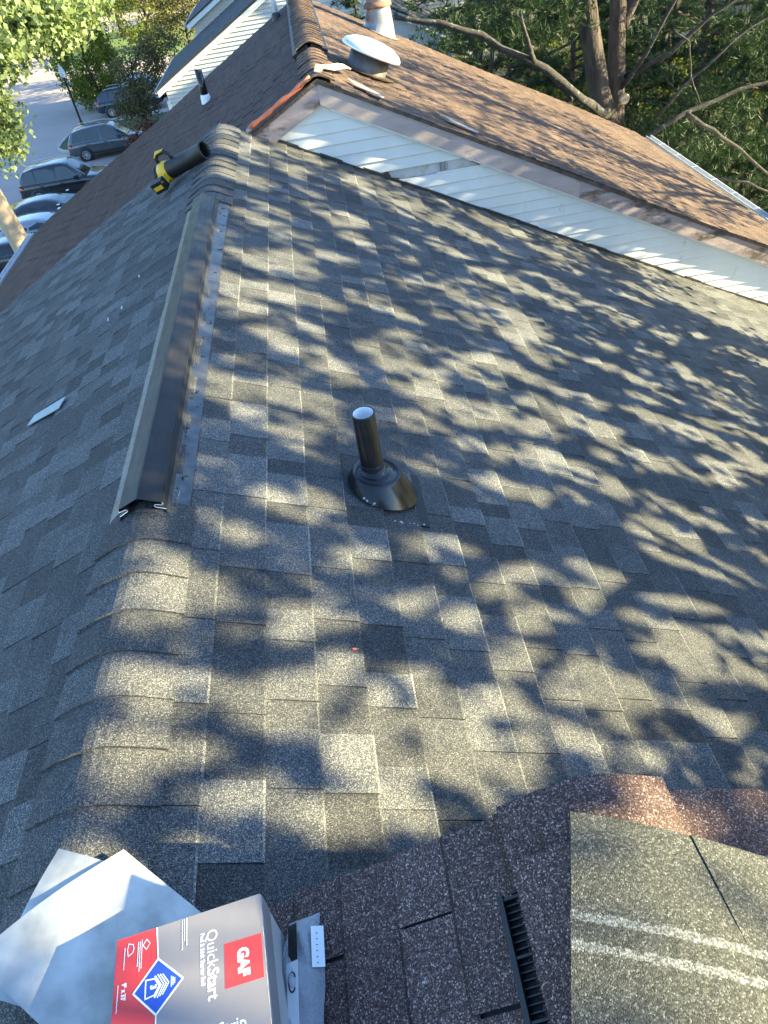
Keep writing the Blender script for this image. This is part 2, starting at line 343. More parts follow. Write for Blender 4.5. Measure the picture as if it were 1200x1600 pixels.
def laminated(t_first, dt, n, ya, yb, keep):
    out = []
    for k in range(n):
        t1 = t_first+k*dt; y = ya-random.uniform(0, .3); tooth = random.random() < .5
        while y < yb:
            wdt = random.choice((.10, .12, .14, .17, .20, .24)) if tooth else random.choice((.09, .11, .13, .16, .19))
            y1 = min(y+wdt, yb); y0 = max(y, ya)
            if y1-y0 > .02:
                for (a, b) in keep(t1-dt, t1, y0+(.0012 if tooth else -.001), y1-(.0012 if tooth else -.001)):
                    base = random.choice((.78, .90, .98, 1.08, 1.20, 1.34)) if tooth else random.choice((.62, .70, .80, .90, 1.02))
                    out.append((max(t1-dt-.018, .022), t1+random.uniform(-.0015, .0015), a, b, (.0125 if tooth else .0088)+random.uniform(-.0008, .0012), base))
            y += wdt; tooth = not tooth
    return out
def tabs(t_first, dt, n, ya, yb, keep, tab=.305, gap=.008, h=.006):
    out = []
    for k in range(n):
        t1 = t_first+k*dt; y = ya-(tab/2 if k % 2 else 0)+random.uniform(-.012, .012)-.04
        while y < yb:
            y0 = max(y, ya); y1 = min(y+tab-gap, yb)
            if y1-y0 > .015:
                for (a, b) in keep(t1-dt, t1, y0, y1):
                    out.append((max(t1-dt-.015, .022), t1+random.uniform(-.003, .003), a, b, h+random.uniform(-.0015, .003), random.choice((.84, .92, 1, 1, 1.06, 1.14))))
            y += tab
    return out
def deck_mesh(ridge, tl, tr, ya, yb, drop=.006):
    m = MB(); r = np.array(ridge)
    for side, t in ((1, tr), (-1, tl)):
        u, v, nn = slope_basis(side)
        P = [r+v*ya, r+v*yb, r+v*yb+u*t, r+v*ya+u*t]; P = [p-np.array([0, 0, drop]) for p in P]
        m.prism(P, -nn*.02)
    return m
def cap_mesh(half=.175, exposure=.145, rad=.055, h0=.004, h1=.0155, tone=1.0, mat='greycap', length=None, n=13):
    """one ridge cap, butt at y = 0 facing -Y; origin on the ridge line"""
    L = length or exposure+.05; m = MB(); prof = []
    for i in range(n):
        a = -half+2*half*i/(n-1); s = abs(a)
        zz = -SN*(math.sqrt(s*s+rad*rad)-rad)-.0095*(s/half)**2; xx = math.copysign(min(s, s)*CS if s > rad else s*(CS+.0), a)
        nx, nz = math.copysign(SN, a)*min(1, s/rad), CS
        prof.append((xx, zz, nx, nz))
    V = []
    for y, h in ((0, h1), (L, h0)):
        for x, z, nx, nz in prof: V.append((x+nx*h, y, z+nz*h))
    for y, h in ((0, h1-.0105), (L, h0-.006)):
        for x, z, nx, nz in prof: V.append((x+nx*h, y, z+nz*h))
    F = []
    for i in range(n-1):
        F += [(i, i+1, n+i+1, n+i), (2*n+i, 3*n+i, 3*n+i+1, 2*n+i+1), (i, 2*n+i, 2*n+i+1, i+1), (n+i, n+i+1, 3*n+i+1, 3*n+i)]
    F += [(0, n, 3*n, 2*n), (n-1, 2*n+n-1, 3*n+n-1, 2*n-1)]
    m.add(V, F, tone); me = m.mesh('ridge_cap'); me.materials.append(M[mat]); return me
def place_caps(meshes, ridge, ys, roof, jitter=.004):
    for y in ys:
        ob = bpy.data.objects.new('ridge_cap', random.choice(meshes)); COL.objects.link(ob); parent_to(ob, roof)
        ob.location = (ridge[0]+random.uniform(-jitter, jitter), y, ridge[2]+random.uniform(0, .002)); ob.rotation_euler = (0, 0, random.uniform(-.012, .012))
def house(loc, label):
    h = empty('row_house', loc, label, 'house'); return h
def roof_of(h, m, name='roof', mat='deck'): return m.build(name, mat, h)
def part(h, m, name, mat, smooth=False): return m.build(name, mat, h, smooth)
cache = {}

# ---- house B: the low grey roof in the middle
XB, ZB = -.80, H-1.475
hB = house((XB, 3.7, 0), 'row house under the new charcoal shingle roof with a black vent pipe')
rB = roof_of(hB, deck_mesh((XB, 0, ZB), 4.75, 6.95, -2.6, 6.80, .02))
part(hB, MB().box((.0, 3.68, (H-6.0)/2), (10.0, 6.2, H-6.0)), 'wall', 'siding')
def keepR(t0, t1, a, b):
    if t0 < .40: return [(a, b)]
    a = max(a, .42); return [(a, b)] if b-a > .02 else []
pcs_r = laminated(.112, .155, 45, -1.2, 6.815, keepR)
pcs_l = laminated(.112, .155, 31, -1.2, 6.87, lambda t0, t1, a, b: [(a, b)])
shingle_slope(pcs_r, (XB, 0, ZB), 1, 'grey', rB, 200, cache)
shingle_slope(pcs_l, (XB, 0, ZB), -1, 'grey', rB, 100, cache)
capm = [cap_mesh(tone=t) for t in (.78, .92, 1.0, 1.12)]
place_caps(capm, (XB, 0, ZB-.006), [-.53+.145*i for i in range(16)], rB)
place_caps(capm, (XB, 0, ZB-.006), [4.86+.145*i for i in range(13)], rB)
# end of the ridge run: last cap ends at the neighbour
# ---- house A: the brown roof the photographer stands on
XA, ZA = .27, H-1.262
hA = house((XA, -3, 0), 'row house with speckled brown shingles and a plastic ridge vent under its caps')
rA = roof_of(hA, deck_mesh((XA, 0, ZA), .98, 5.9, -5.0, .525))
part(hA, MB().box((.4, -2.4, (H-5.6)/2), (9.4, 5.7, H-5.6)), 'wall', 'siding')
mA = MB(); u1, v1, n1 = slope_basis(1)
for s_, tt in ((1, 5.9), (-1, .86)):
    u_, v_, n_ = slope_basis(s_); r0 = np.array([XA, .505, ZA-.03])
    mA.prism([r0, r0+u_*tt, r0+u_*tt-np.array([0, 0, .15]), r0-np.array([0, 0, .15])], (0, .02, 0))
part(hA, mA, 'rake_board', 'rake')
shingle_slope(tabs(.06, .122, 9, -.62, .54, lambda *q: [q[2:]] if q[0] < .86 else []), (XA, 0, ZA), -1, 'brown_near', rA, 120, cache, .001)
shingle_slope(tabs(.06, .122, 47, -.62, .54, lambda *q: [q[2:]]), (XA, 0, ZA), 1, 'brown_near', rA, 60, cache, .001)

# ---- house C: the older brown roof beyond
XC, ZC = .08, H-1.262; Y0, Y1 = 6.735, 12.45
hC = house((XC, 9.6, 0), 'row house with the older brown roof and white gable siding')
rC = roof_of(hC, deck_mesh((XC, 0, ZC), 5.72, 6.15, Y0+.02, Y1-.02, .026))
part(hC, MB().box((.25, 9.62, (H-5.0)/2), (10.2, 5.54, H-5.0)).prism([(-4.85, 6.85, H-5.0), (5.35, 6.85, H-5.0), (5.35, 6.85, H-4.15), (.08, 6.85, H-1.50), (-4.85, 6.85, H-3.96)], (0, 5.5, 0)), 'wall', 'wrap')
shingle_slope(tabs(.09, .127, 47, Y0, Y1, lambda *q: [q[2:]], h=.007), (XC, 0, ZC), 1, 'brown', rC, 110, cache, .006)
shingle_slope(tabs(.09, .127, 44, Y0, Y1, lambda *q: [q[2:]] if q[0] > .0 else [], h=.006), (XC, 0, ZC), -1, 'brown_shaded', rC, 110, cache, .004)
# ridge of A
ventA = MB()
for s_ in (1, -1):
    u_, v_, n_ = slope_basis(s_); r0 = np.array([XA, 0, ZA+.004])
    def q_(t, y, h): return r0+u_*t+v_*y+n_*h
    # ribbed plastic wing: top skin, rim, and cross fins in the open edge
    for y0, y1, t0, t1, h0, h1 in ((-1.2, .40, .0, .165, .016, .020), (-1.2, .40, .196, .206, .001, .021)):
        V = [q_(t, y, h) for t in (t0, t1) for y in (y0, y1) for h in (h0, h1)]
        ventA.add(V, [(0, 1, 3, 2), (4, 6, 7, 5), (0, 4, 5, 1), (2, 3, 7, 6), (0, 2, 6, 4), (1, 5, 7, 3)])
    V = [q_(t, y, h) for t in (.14, .2) for y in (-1.2, .40) for h in (.001, .003)]
    ventA.add(V, [(0, 1, 3, 2), (4, 6, 7, 5), (0, 4, 5, 1), (2, 3, 7, 6), (0, 2, 6, 4), (1, 5, 7, 3)])
    y = .395; i = 0
    while y > -1.2:
        hh = .019 if i % 8 == 0 else .014; wd = .004 if i % 8 == 0 else .002
        V = [q_(t, yy, h) for t in (.150 if i % 8 else .12, .197) for yy in (y-wd, y) for h in (.002, hh)]
        ventA.add(V, [(0, 1, 3, 2), (4, 6, 7, 5), (0, 4, 5, 1), (2, 3, 7, 6), (0, 2, 6, 4), (1, 5, 7, 3)])
        y -= .011; i += 1
vA = ventA.build('ridge_vent', 'black_matte', hA); vA['label'] = 'black finned plastic ridge vent'
capA = [cap_mesh(.172, .14, .05, .006, .014, t, 'brown_near') for t in (.9, 1.05)]
for i, (y, dz) in enumerate([(.545, .006), (.437, .024), (.297, .026), (.157, .026), (.017, .026), (-.123, .026), (-.263, .026), (-.403, .026)]):
    ob = bpy.data.objects.new('ridge_cap', capA[i % 2]); COL.objects.link(ob); parent_to(ob, rA)
    ob.location = (XA, y, ZA+dz); ob.rotation_euler = (0, 0, math.pi+random.uniform(-.01, .01))

# ridge of C: flat caps, then a raised strip over a dark vent
capC = [cap_mesh(.16, .15, .045, .005, .016, t, 'brown') for t in (.8, 1.0, 1.2)]
place_caps(capC, (XC, 0, ZC+.012), [6.74+.15*i for i in range(9)], rC, .008)
mv = MB()
for s_ in (1, -1):
    u_, v_, n_ = slope_basis(s_); r0 = np.array([XC, 0, ZC])
    V = [r0+u_*t+v_*y+n_*h for t in (.0, .175) for y in (8.12, 12.44) for h in (.004, .05)]
    mv.add(V, [(0, 1, 3, 2), (4, 6, 7, 5), (0, 4, 5, 1), (2, 3, 7, 6), (0, 2, 6, 4), (1, 5, 7, 3)])
mv.build('ridge_vent', 'black_matte', hC)
place_caps(capC, (XC, 0, ZC+.058), [8.09+.15*i for i in range(29)], rC, .005)

# gable siding of C, board by board (one is missing and shows the sheathing)
wl = MB().prism([(-.62, 6.840, H-2.2), (.08, 6.840, H-1.50), (5.3, 6.840, H-4.12), (5.3, 6.840, H-5.2)], (0, .006, 0)).build('gable_wall', 'wrap', hC)
for k in range(29):
    zt, zb = -1.40-.1*k, -1.50-.1*k
    if k == 7: continue
    def xl(z): return max(-3.80-2*z, .08+2*(z+1.42))
    def xr_(z): return min(-2.70-2*z, 5.34)
    a, b = xl(zb), xr_(zb)
    if k == 0: a, b = -.05, .25
    c, d = xl(zt), xr_(zt)
    if k == 0: c, d = .06, .12
    if d-c < .05: c = d-.06
    yb, yt, yk = 6.806, 6.8205, 6.834
    if k == 6: b -= .05
    m = MB(); m.add([(a, yb, zb+H), (b, yb, zb+H), (d, yt, zt+H), (c, yt, zt+H), (a, yk, zb+H), (b, yk, zb+H), (d, yk, zt+H), (c, yk, zt+H),
                     (a, yb+.003, zb+H-.004), (b, yb+.003, zb+H-.004)],
                    [(0, 1, 2, 3), (4, 7, 6, 5), (3, 2, 6, 7), (0, 3, 7, 4), (1, 5, 6, 2), (0, 8, 9, 1), (8, 4, 5, 9), (0, 4, 8), (1, 9, 5)])
    sd = m.build('siding_board', 'siding', wl)
MB().box((1.33, 6.822, H-2.196), (.56, .014, .014)).build('starter_strip', 'trim_white', wl)
for x_, w_ in ((1.10, .020), (1.135, .008)): MB().box((x_, 6.830, H-2.15), (w_, .014, .10)).build('stud_edge', 'galv_old', wl)
MB().prism([(.62, 6.832, H-2.105), (1.05, 6.832, H-2.10), (1.06, 6.832, H-2.19), (.74, 6.832, H-2.198), (.66, 6.832, H-2.16)], (0, .004, 0)).build('torn_wrap', 'wrap', wl)
MB().prism([(1.16, 6.831, H-2.10), (1.36, 6.831, H-2.10), (1.40, 6.831, H-2.13), (1.36, 6.831, H-2.17), (1.38, 6.831, H-2.19), (1.16, 6.831, H-2.19)], (0, .004, 0)).build('torn_wrap', 'wrap', wl)
for (x0, x1, z0, z1) in ((1.41, 1.52, -2.10, -2.15), (1.44, 1.60, -2.14, -2.19), (.555, .62, -2.12, -2.19), (.50, .70, -2.178, -2.20)):
    MB().prism([(x0, 6.829, H+z0), (x1*.6+x0*.4, 6.829, H+z0+.012), (x1, 6.829, H+(z0+z1)/2), (x1-.02, 6.829, H+z1), (x0+.03, 6.829, H+z1-.006)], (0, .006, 0)).build('rotten_patch', 'wood_edge' if z0 < -2.11 else 'black_matte', wl)
def along(s_, t0, t1, d0, d1, y0, y1, zoff=0):       # bar under the roof edge; d = drop below the shingle plane
    u_, v_, n_ = slope_basis(s_); r0 = np.array([XC, 0, H-1.247+zoff])
    V = [r0+u_*t-np.array([0, 0, d])+v_*y for t in (t0, t1) for y in (y0, y1) for d in (d0, d1)]
    return MB().add(V, [(0, 1, 3, 2), (4, 6, 7, 5), (0, 4, 5, 1), (2, 3, 7, 6), (0, 2, 6, 4), (1, 5, 7, 3)])
along(1, -.004, 2.62, .055, .215, 6.752, 6.803).build('rake_board', 'rake', hC)
o = along(1, 2.623, 6.1, .055, .215, 6.752, 6.803).build('rake_board', 'rake_old', hC); o['label'] = 'lower rake board with peeling paint'
o = along(-1, -.004, .93, .055, .215, 6.754, 6.803).build('rake_board', 'rake_old', hC); o['label'] = 'short rotten rake board'
along(1, .0, 6.15, .016, .054, 6.742, 6.80).build('drip_edge', 'wood_edge', hC)
along(-1, .0, 1.0, .016, .054, 6.744, 6.80).build('drip_edge', 'wood_edge', hC)
along(1, .09, 6.0, .216, .232, 6.765, 6.805).build('trim_strip', 'trim_white', hC)
# dark step flashing where the grey roof meets the wall
u_, v_, n_ = slope_basis(1); fl = MB(); t = .28
while t < 6.7:
    L = .21; r0 = np.array([XB, 0, ZB+.008]); k_ = random.uniform(.012, .028)
    V = [r0+u_*tt+v_*y+np.array([0, 0, h]) for tt in (t, t+L) for y in (6.780, 6.805) for h in (0, k_)]
    fl.add(V, [(0, 1, 3, 2), (4, 6, 7, 5), (0, 4, 5, 1), (2, 3, 7, 6), (0, 2, 6, 4), (1, 5, 7, 3)]); t += L-.004
fl.build('step_flashing', 'flash', hC)
# gutters of C
def gutter(x, z, y0, y1, sgn, h):
    m = MB(); prof = [(0, -.012), (0, -.10), (.07*sgn, -.10), (.088*sgn, -.04), (.092*sgn, -.012), (.080*sgn, -.012), (.076*sgn, -.04), (.062*sgn, -.088), (.010*sgn, -.088), (.010*sgn, -.012)]
    m.prism([(x+a, y0, z+b) for a, b in prof], (0, y1-y0, 0)); g = m.build('gutter', 'gutter', h)
    y = y0+.3
    while y < y1:
        MB().box((x+.046*sgn, y, z-.010), (.10, .016, .005)).build('strap', 'gutter', g); y += .61
gutter(XC+6.16*CS, ZC-6.16*SN+.015, 6.75, 12.47, 1, hC)
gutter(XC-5.73*CS, ZC-5.73*SN+.015, 6.75, 12.47, -1, hC)

# ------------------------------------------------------------------ houses beyond
def far_house(y0, y1, xe, ze, half, wallmat, label, slope=.5, roofmat='grey', rec=.17):
    xr = xe+half; zr = ze+half*slope
    h = house((xr, (y0+y1)/2, 0), label)
    m = MB(); 
    for s_ in (-1, 1):
        P = [(xr, y0-.12, zr), (xr, y1+.12, zr), (xr+s_*half, y1+.12, ze), (xr+s_*half, y0-.12, ze)]
        m.prism(P, (0, 0, -.05), .62)
    rf = m.build('roof', roofmat, h)
    # courses as real strips on the slope that shows
    cm = MB(); L = math.hypot(half, half*slope); n = int(L/.145)
    for k in range(n):
        for s_ in (-1, 1):
            f0, f1 = k/n, (k+1)/n; yy = y0-.12
            while yy < y1+.12:
                ww = random.uniform(.35, .9); ye = min(yy+ww, y1+.12)
                A = [(xr+s_*half*f0, yy, zr-half*slope*f0+.004), (xr+s_*half*f0, ye, zr-half*slope*f0+.004),
                     (xr+s_*half*f1, ye, zr-half*slope*f1+.016), (xr+s_*half*f1, yy, zr-half*slope*f1+.016)]
                cm.prism(A, (0, 0, -.012), random.uniform(.5, .75)); yy = ye
    sf = cm.build('shingle_field', roofmat, rf); sf['kind'] = 'stuff'
    wall = MB().box((xr, (y0+y1)/2, (ze-.3)/2), (2*(half-.25), y1-y0-.1, ze-.3)).prism(
        [(xr-half+.25, y0+.05, ze-.32), (xr+half-.25, y0+.05, ze-.32), (xr+half-.25, y0+.05, ze+.02), (xr, y0+.05, zr-.12), (xr-half+.25, y0+.05, ze+.02)], (0, y1-y0-.1, 0)).build('wall', wallmat, h)
    zz = ze-1.6
    while zz < zr-.35:
        def ex(z): return (half-.26) if z < ze-.05 else max(0.02, (zr-.2-z)/slope)
        a, b = ex(zz), ex(zz+.115)
        m = MB(); yq = y0+.05
        m.add([(xr-a, yq-.034, zz), (xr+a, yq-.034, zz), (xr+b, yq-.003, zz+.115), (xr-b, yq-.003, zz+.115),
               (xr-a, yq-.001, zz), (xr+a, yq-.001, zz)], [(0, 1, 2, 3), (0, 4, 5, 1), (0, 3, 4), (1, 5, 2)])
        m.build('siding_board', wallmat, wall); zz += .115
    for s_ in (-1, 1):
        P = [(xr, y0-.10, zr-.06), (xr+s_*half, y0-.10, ze-.06), (xr+s_*half, y0-.10, ze-.06-rec), (xr, y0-.10, zr-.06-rec)]
        MB().prism(P, (0, .13, 0)).build('rake_board', 'trim_white', h)
        MB().box((xr+s_*(half-.245), y0+.035, (ze-.4)/2), (.12, .06, ze-.4)).build('corner_post', 'trim_white', h)
        gutter(xr+s_*(half+.005), ze-.02, y0-.1, y1+.1, s_, h)
    return h
far_house(27, 32.6, -4.95, H-4.55, 5.1, 'siding_cream', 'row house with dark roof and cream gable siding beyond the brown roof')
far_house(33.0, 39.0, -4.20, H-3.60, 5.2, 'siding_tan', 'tall row house with tan siding rising behind the dark roof')
far_house(39.6, 46.0, -4.6, H-4.2, 5.0, 'siding_cream', 'row house hidden behind the tan sided gable')
far_house(46.6, 62.0, -4.8, H-4.0, 5.0, 'siding_cream', 'last row house of the terrace beside the bronze leaved tree')
far_house(38.0, 50.0, 23.6, 3.1, 6.0, 'siding_tan', 'low house with red brown roof half hidden in the pines', roofmat='brown')
far_house(46.0, 56.0, 4.5, 4.6, 5.2, 'siding_cream', 'white sided house glimpsed through the pine limbs beside the metal flue', roofmat='grey')

# ------------------------------------------------------------------ things on the grey roof
# metal ridge vent
rv = empty('ridge_vent', (XB, 1.79, ZB), 'long bronze metal ridge vent along the grey ridge', 'roof vent')
YV0, YV1 = 1.79, 4.84
def sheet_profile(prof, y0, y1, th, nseg=24, amp=.0025):
    m = MB(); n = len(prof); V = []; F = []
    nrm = []
    for i in range(n):
        a = np.array(prof[min(i+1, n-1)])-np.array(prof[max(i-1, 0)]); a = a/np.linalg.norm(a); nrm.append((-a[1], a[0]))
    for j in range(nseg+1):
        y = y0+(y1-y0)*j/nseg; wz = amp*math.sin(j*1.9)*(.3+.7*random.random())
        for s_ in (0, 1):
            for i, (x, z) in enumerate(prof): V.append((XB+x+nrm[i][0]*th*s_, y, ZB+z+nrm[i][1]*th*s_+wz))
    for j in range(nseg):
        o = j*2*n; q = (j+1)*2*n
        for i in range(n-1):
            F.append((o+i, o+i+1, q+i+1, q+i)); F.append((o+n+i, q+n+i, q+n+i+1, o+n+i+1))
        F.append((o, q, q+n, o+n)); F.append((o+n-1, o+2*n-1, q+2*n-1, q+n-1))
    E0 = []
    for j in (0, nseg):
        o = j*2*n
        for i in range(n-1): F.append((o+i, o+n+i, o+n+i+1, o+i+1))
    return m.add(V, F)
top = [(-.073, .020), (-.006, .050), (.0, .0515), (.006, .050), (.073, .020)]
sheet_profile(top, YV0, YV1, .0012, 30).build('cover', 'bronze', rv)
for s_ in (1, -1):
    hook = [(s_*x, z) for x, z in ((.073, .0195), (.0765, .014), (.073, .0095), (.052, .016), (.046, .014), (.046, .008), (.052, .004), (.079, -.010))]
    hk = sheet_profile(hook, YV0, YV1, .0012, 20, .001).build('hooked_edge', 'bronze', rv)
    V = []
    e = MB().tube([(XB+x, YV0-.0006, ZB+z) for x, z in hook], .0014, 6); e.build('cut_end', 'cut_edge', hk)
    fl = [(s_*.079, -.011), (s_*.084, -.030), (s_*.090, -.0335), (s_*.140, -.0575), (s_*.142, -.065)]
    sheet_profile(fl, YV0-.012, YV1+.012, .0012, 34, .003).build('flange', 'bronze_flange', rv)
for i, y in enumerate([1.98, 2.46, 2.55, 2.86, 3.02, 3.18, 3.31, 3.75, 4.10, 4.2, 4.37, 4.48, 4.62, 4.75]):
    a0 = random.uniform(0, 6.28); ln = random.uniform(2.2, 4.6); R_ = random.uniform(.010, .017); u_, v_, n_ = slope_basis(1)
    c0 = np.array([XB, y, ZB-.002])+u_*random.uniform(.118, .134)
    pts = [c0+u_*math.cos(a0+ln*k/7)*R_*.8+v_*math.sin(a0+ln*k/7)*R_+n_*.012 for k in range(8)]
    MB().tube(pts, [.002]+[random.uniform(.003, .0052) for _ in range(6)]+[.002], 6, wob=.25).build('sealant_bead', 'sealant', rv, True)

# plumbing vent with boot
PX, PY = -.012, 2.141
PZ = ZB+.010-(PX-XB)*.5
vp = empty('vent_pipe', (PX, PY, PZ), 'black painted plumbing vent pipe in a rubber boot on the grey roof', 'vent pipe')
top_z = H-1.484
MB().lathe([(.0445, PZ-.05), (.0445, top_z-.002), (.0435, top_z), (.0395, top_z), (.0385, top_z-.002)], (PX, PY, 0), n=40).build('pipe', 'black_gloss', vp, True)
MB().lathe([(.0383, top_z-.001), (.0383, PZ), (.001, PZ)], (PX, PY, 0), n=36).build('pipe_bore', 'pvc_white', vp, True)
u_, v_, n_ = slope_basis(1); base = np.array([PX, PY, PZ]); bt = MB(); rings = []
NB = 44
def boot_ring(r, h, tilt):                            # tilt 1 = in the roof plane, 0 = level
    out = []
    for k in range(NB):
        a = 2*math.pi*k/NB; x, y = math.cos(a)*r, math.sin(a)*r
        out.append(base+np.array([x, y, -.5*x*tilt+h])+np.array([.028, -.012, 0])*(tilt))
    return out
for r, h, ti in ((.137, .003, 1), (.133, .010, 1), (.118, .045, .85), (.098, .078, .55), (.094, .086, .45), (.088, .087, .42), (.084, .080, .4), (.078, .079, .38), (.074, .087, .3), (.060, .091, .2), (.050, .094, .1), (.046, .112, 0), (.0450, .112, 0)):
    rings.append(boot_ring(r, h, ti))
V = [p for r in rings for p in r]; F = [(i*NB+k, i*NB+(k+1) % NB, (i+1)*NB+(k+1) % NB, (i+1)*NB+k) for i in range(len(rings)-1) for k in range(NB)]
bt.add(V, F).build('boot', 'black_gloss', vp, True)
for k in range(3):
    hh = .118+.008*k
    MB().tube([(PX+.0455*math.cos(a), PY+.0455*math.sin(a), PZ+hh+random.uniform(-.002, .002)) for a in np.linspace(0, 6.0, 22)], .0035, 6, wob=.4).build('sealant_bead', 'sealant', vp, True)
pl = MB(); c0 = np.array([PX, PY, PZ])+u_*.03-v_*.03
V = [c0+u_*a+v_*b+n_*(h+(.000 if a > 0 else -.016)) for a in (-.16, .175) for b in (-.165, .16) for h in (-.004, .0035)]
pl.add(V, [(0, 1, 3, 2), (4, 6, 7, 5), (0, 4, 5, 1), (2, 3, 7, 6), (0, 2, 6, 4), (1, 5, 7, 3)]).build('base_flange', 'black_matte', vp)
for i in range(4):
    a = -2.25+random.uniform(.1, .16)*i; p = base+np.array([math.cos(a)*.134+.028, math.sin(a)*.134-.012, -.5*math.cos(a)*.134+.012])
    MB().tube([p+np.array([.006*random.uniform(-1, 1), .006*random.uniform(-1, 1), -.006]), p, p+np.array([.008*random.uniform(-1, 1), .006*random.uniform(-1, 1), .003])], [.002, random.uniform(.004, .007), .002], 7, wob=.35).build('caulk_blob', 'caulk', vp, True)
for i in range(7):
    p = c0+u_*(.02+.021*i+random.uniform(-.008, .008))-v_*(.166+random.uniform(-.008, .006))+n_*.004
    MB().lathe([(0.0005, -.003), (random.uniform(.003, .007), 0), (0.0005, .004)], p, n=7).build('caulk_blob', 'caulk', vp, True)
for i in range(4):
    p = c0+u_*(.12+random.uniform(-.02, .03))+v_*random.uniform(-.12, .15)+n_*.005
    MB().tube([p, p+u_*.012+v_*.006, p+u_*.004-v_*.012], [.004, .006, .003], 6, wob=.3).build('sealant_bead', 'sealant', vp, True)

# pale scrap on the left slope
u_, v_, n_ = slope_basis(-1)
def onB(side, x, y, h=0): return np.array([x, y, ZB-.5*abs(x-XB)])+slope_basis(side)[2]*(h+.011)
P = [onB(-1, -1.814, 3.270, 0.003), onB(-1, -1.553, 3.158, 0.009), onB(-1, -1.529, 3.240, 0.011), onB(-1, -1.786, 3.339, 0.004)]
tag(MB().prism(P, n_*.004).build('shingle_scrap', 'scrap'), 'pale grey green strip of scrap lying on the shaded grey slope', 'scrap')
# a loose tab poking out beside the ridge vent
u_, v_, n_ = slope_basis(1)
p = onB(1, -.18, 1.30, .003)
tag(MB().prism([p, p+u_*.010+v_*.004, p+u_*.022+v_*.001+n_*.003, p+u_*.009-v_*.006], n_*.0008).build('fallen_leaf', 'orange'), 'tiny orange fallen leaf lying on the grey slope', 'leaf')
p = onB(1, 1.72, 4.55, .006)
tag(MB().tube([p, p+u_*.06-v_*.01+n_*.004, p+u_*.14-v_*.05], [.004, .005, .003], 6).build('twig', 'scrap_tan'), 'short pale twig lying on the grey slope', 'twig')
p = onB(-1, -1.30, 3.95, .004); u_, v_, n_ = slope_basis(-1)
for q, (dx, dy) in enumerate(((0, 0), (.11, -.02), (-.08, .33))):
    c_ = p+u_*dx+v_*dy; tag(MB().prism([c_, c_+u_*.016+v_*.055, c_+u_*.026+v_*.06, c_+u_*.012+v_*.004], n_*.001).build('chalk_scrap', 'caulk'), 'sliver of white scrap on the shaded slope beside the ridge vent', 'scrap', 'white slivers beside the ridge vent')
# ------------------------------------------------------------------ leaf blower
A1 = onB(-1, -.83, 5.86, .058); A2 = onB(-1, -1.16, 6.02, .090)
bl = empty('leaf_blower', tuple(onB(-1, -1.1, 5.95)), 'black and yellow cordless leaf blower lying beside the grey ridge', 'leaf blower')
ax = (A1-A2)/np.linalg.norm(A1-A2); sd_ = np.cross(ax, [0, 0, 1.0]); sd_ /= np.linalg.norm(sd_); up_ = np.cross(sd_, ax); BB = np.array([sd_, up_, ax]); L = np.linalg.norm(A1-A2)
MB().lathe([(.064, -.02), (.068, .03), (.067, .05), (.064, L*.55), (.062, L-.02), (.066, L-.018), (.066, L), (.060, L), (.058, L-.03), (.056, .05)], A2, BB, 32).build('nozzle_tube', 'black_matte', bl, True)
MB().lathe([(.066, -.075), (.076, -.06), (.078, -.02), (.070, .015), (.064, .02)], A2, BB, 32).build('collar', 'yellow', bl, True)
MB().lathe([(.01, -.125), (.050, -.124), (.068, -.115), (.070, -.095), (.062, -.088), (.066, -.074)], A2, BB, 32).build('fan_intake', 'black_matte', bl, True)
for k in range(9):
    a = 2*math.pi*k/9; p = A2-ax*.127; e = sd_*math.cos(a)+up_*math.sin(a)
    MB().tube([p+e*.012, p+e*.062], .0035, 6).build('intake_bar', 'black_matte', bl, True)
hp = [A2+up_*.07-ax*.05, A2+up_*.11-ax*.055, A2+up_*.135-ax*.02, A2+up_*.13+ax*.05, A2+up_*.095+ax*.085, A2+up_*.06+ax*.09]
MB().tube(hp, [.016, .015, .016, .016, .015, .014], 10).build('handle', 'black_matte', bl, True)
MB().tube([p+up_*.006 for p in hp[1:4]], [.014, .0165, .014], 10).build('grip', 'yellow', bl, True)
dn = -up_*.35-sd_*(-1)*.94 if (np.dot(sd_, [0, -1, 0]) > 0) else -up_*.35-sd_*.94
dn = dn/np.linalg.norm(dn); wv = np.cross(dn, ax); B2 = np.array([ax, wv, dn])
MB().box(A2-ax*.03+dn*.085, (.075, .06, .09), B2).build('motor_neck', 'yellow', bl)
MB().box(A2-ax*.045+dn*.150, (.115, .085, .065), B2).build('battery', 'black_matte', bl)
MB().box(A2-ax*.045+dn*.186, (.085, .030, .008), B2).build('battery_stripe', 'yellow', bl)

# ------------------------------------------------------------------ things on the brown roof C
def onC(side, x, y, h=0):
    z = H-1.247-.5*abs(x-XC); return np.array([x, y, z])+slope_basis(side)[2]*h
nC = slope_basis(1)[2]; uC = slope_basis(1)[0]; BC = np.array([uC, [0, 1.0, 0], nC])
p0 = onC(1, .60, 8.02)
dv = empty('roof_fan_vent', tuple(p0), 'round aluminium dome vent on a dark collar on the brown roof', 'roof vent')
MB().lathe([(.20, -.03), (.20, .18), (.19, .18), (.19, 0)], p0, BC, 36).build('collar', 'shaded_galv', dv, True)
MB().lathe([(.29, .004), (.29, .010), (.02, .012)], p0, BC, 36).build('base_plate', 'brown', dv)
MB().lathe([(.285, .158), (.302, .160), (.300, .178), (.278, .208), (.232, .232), (.215, .243), (.13, .260), (.005, .264)], p0, BC, 48).build('dome', 'dome', dv, True)
MB().lathe([(.005, .17), (.283, .161)], p0, BC, 36).build('dome_underside', 'galv_old', dv)
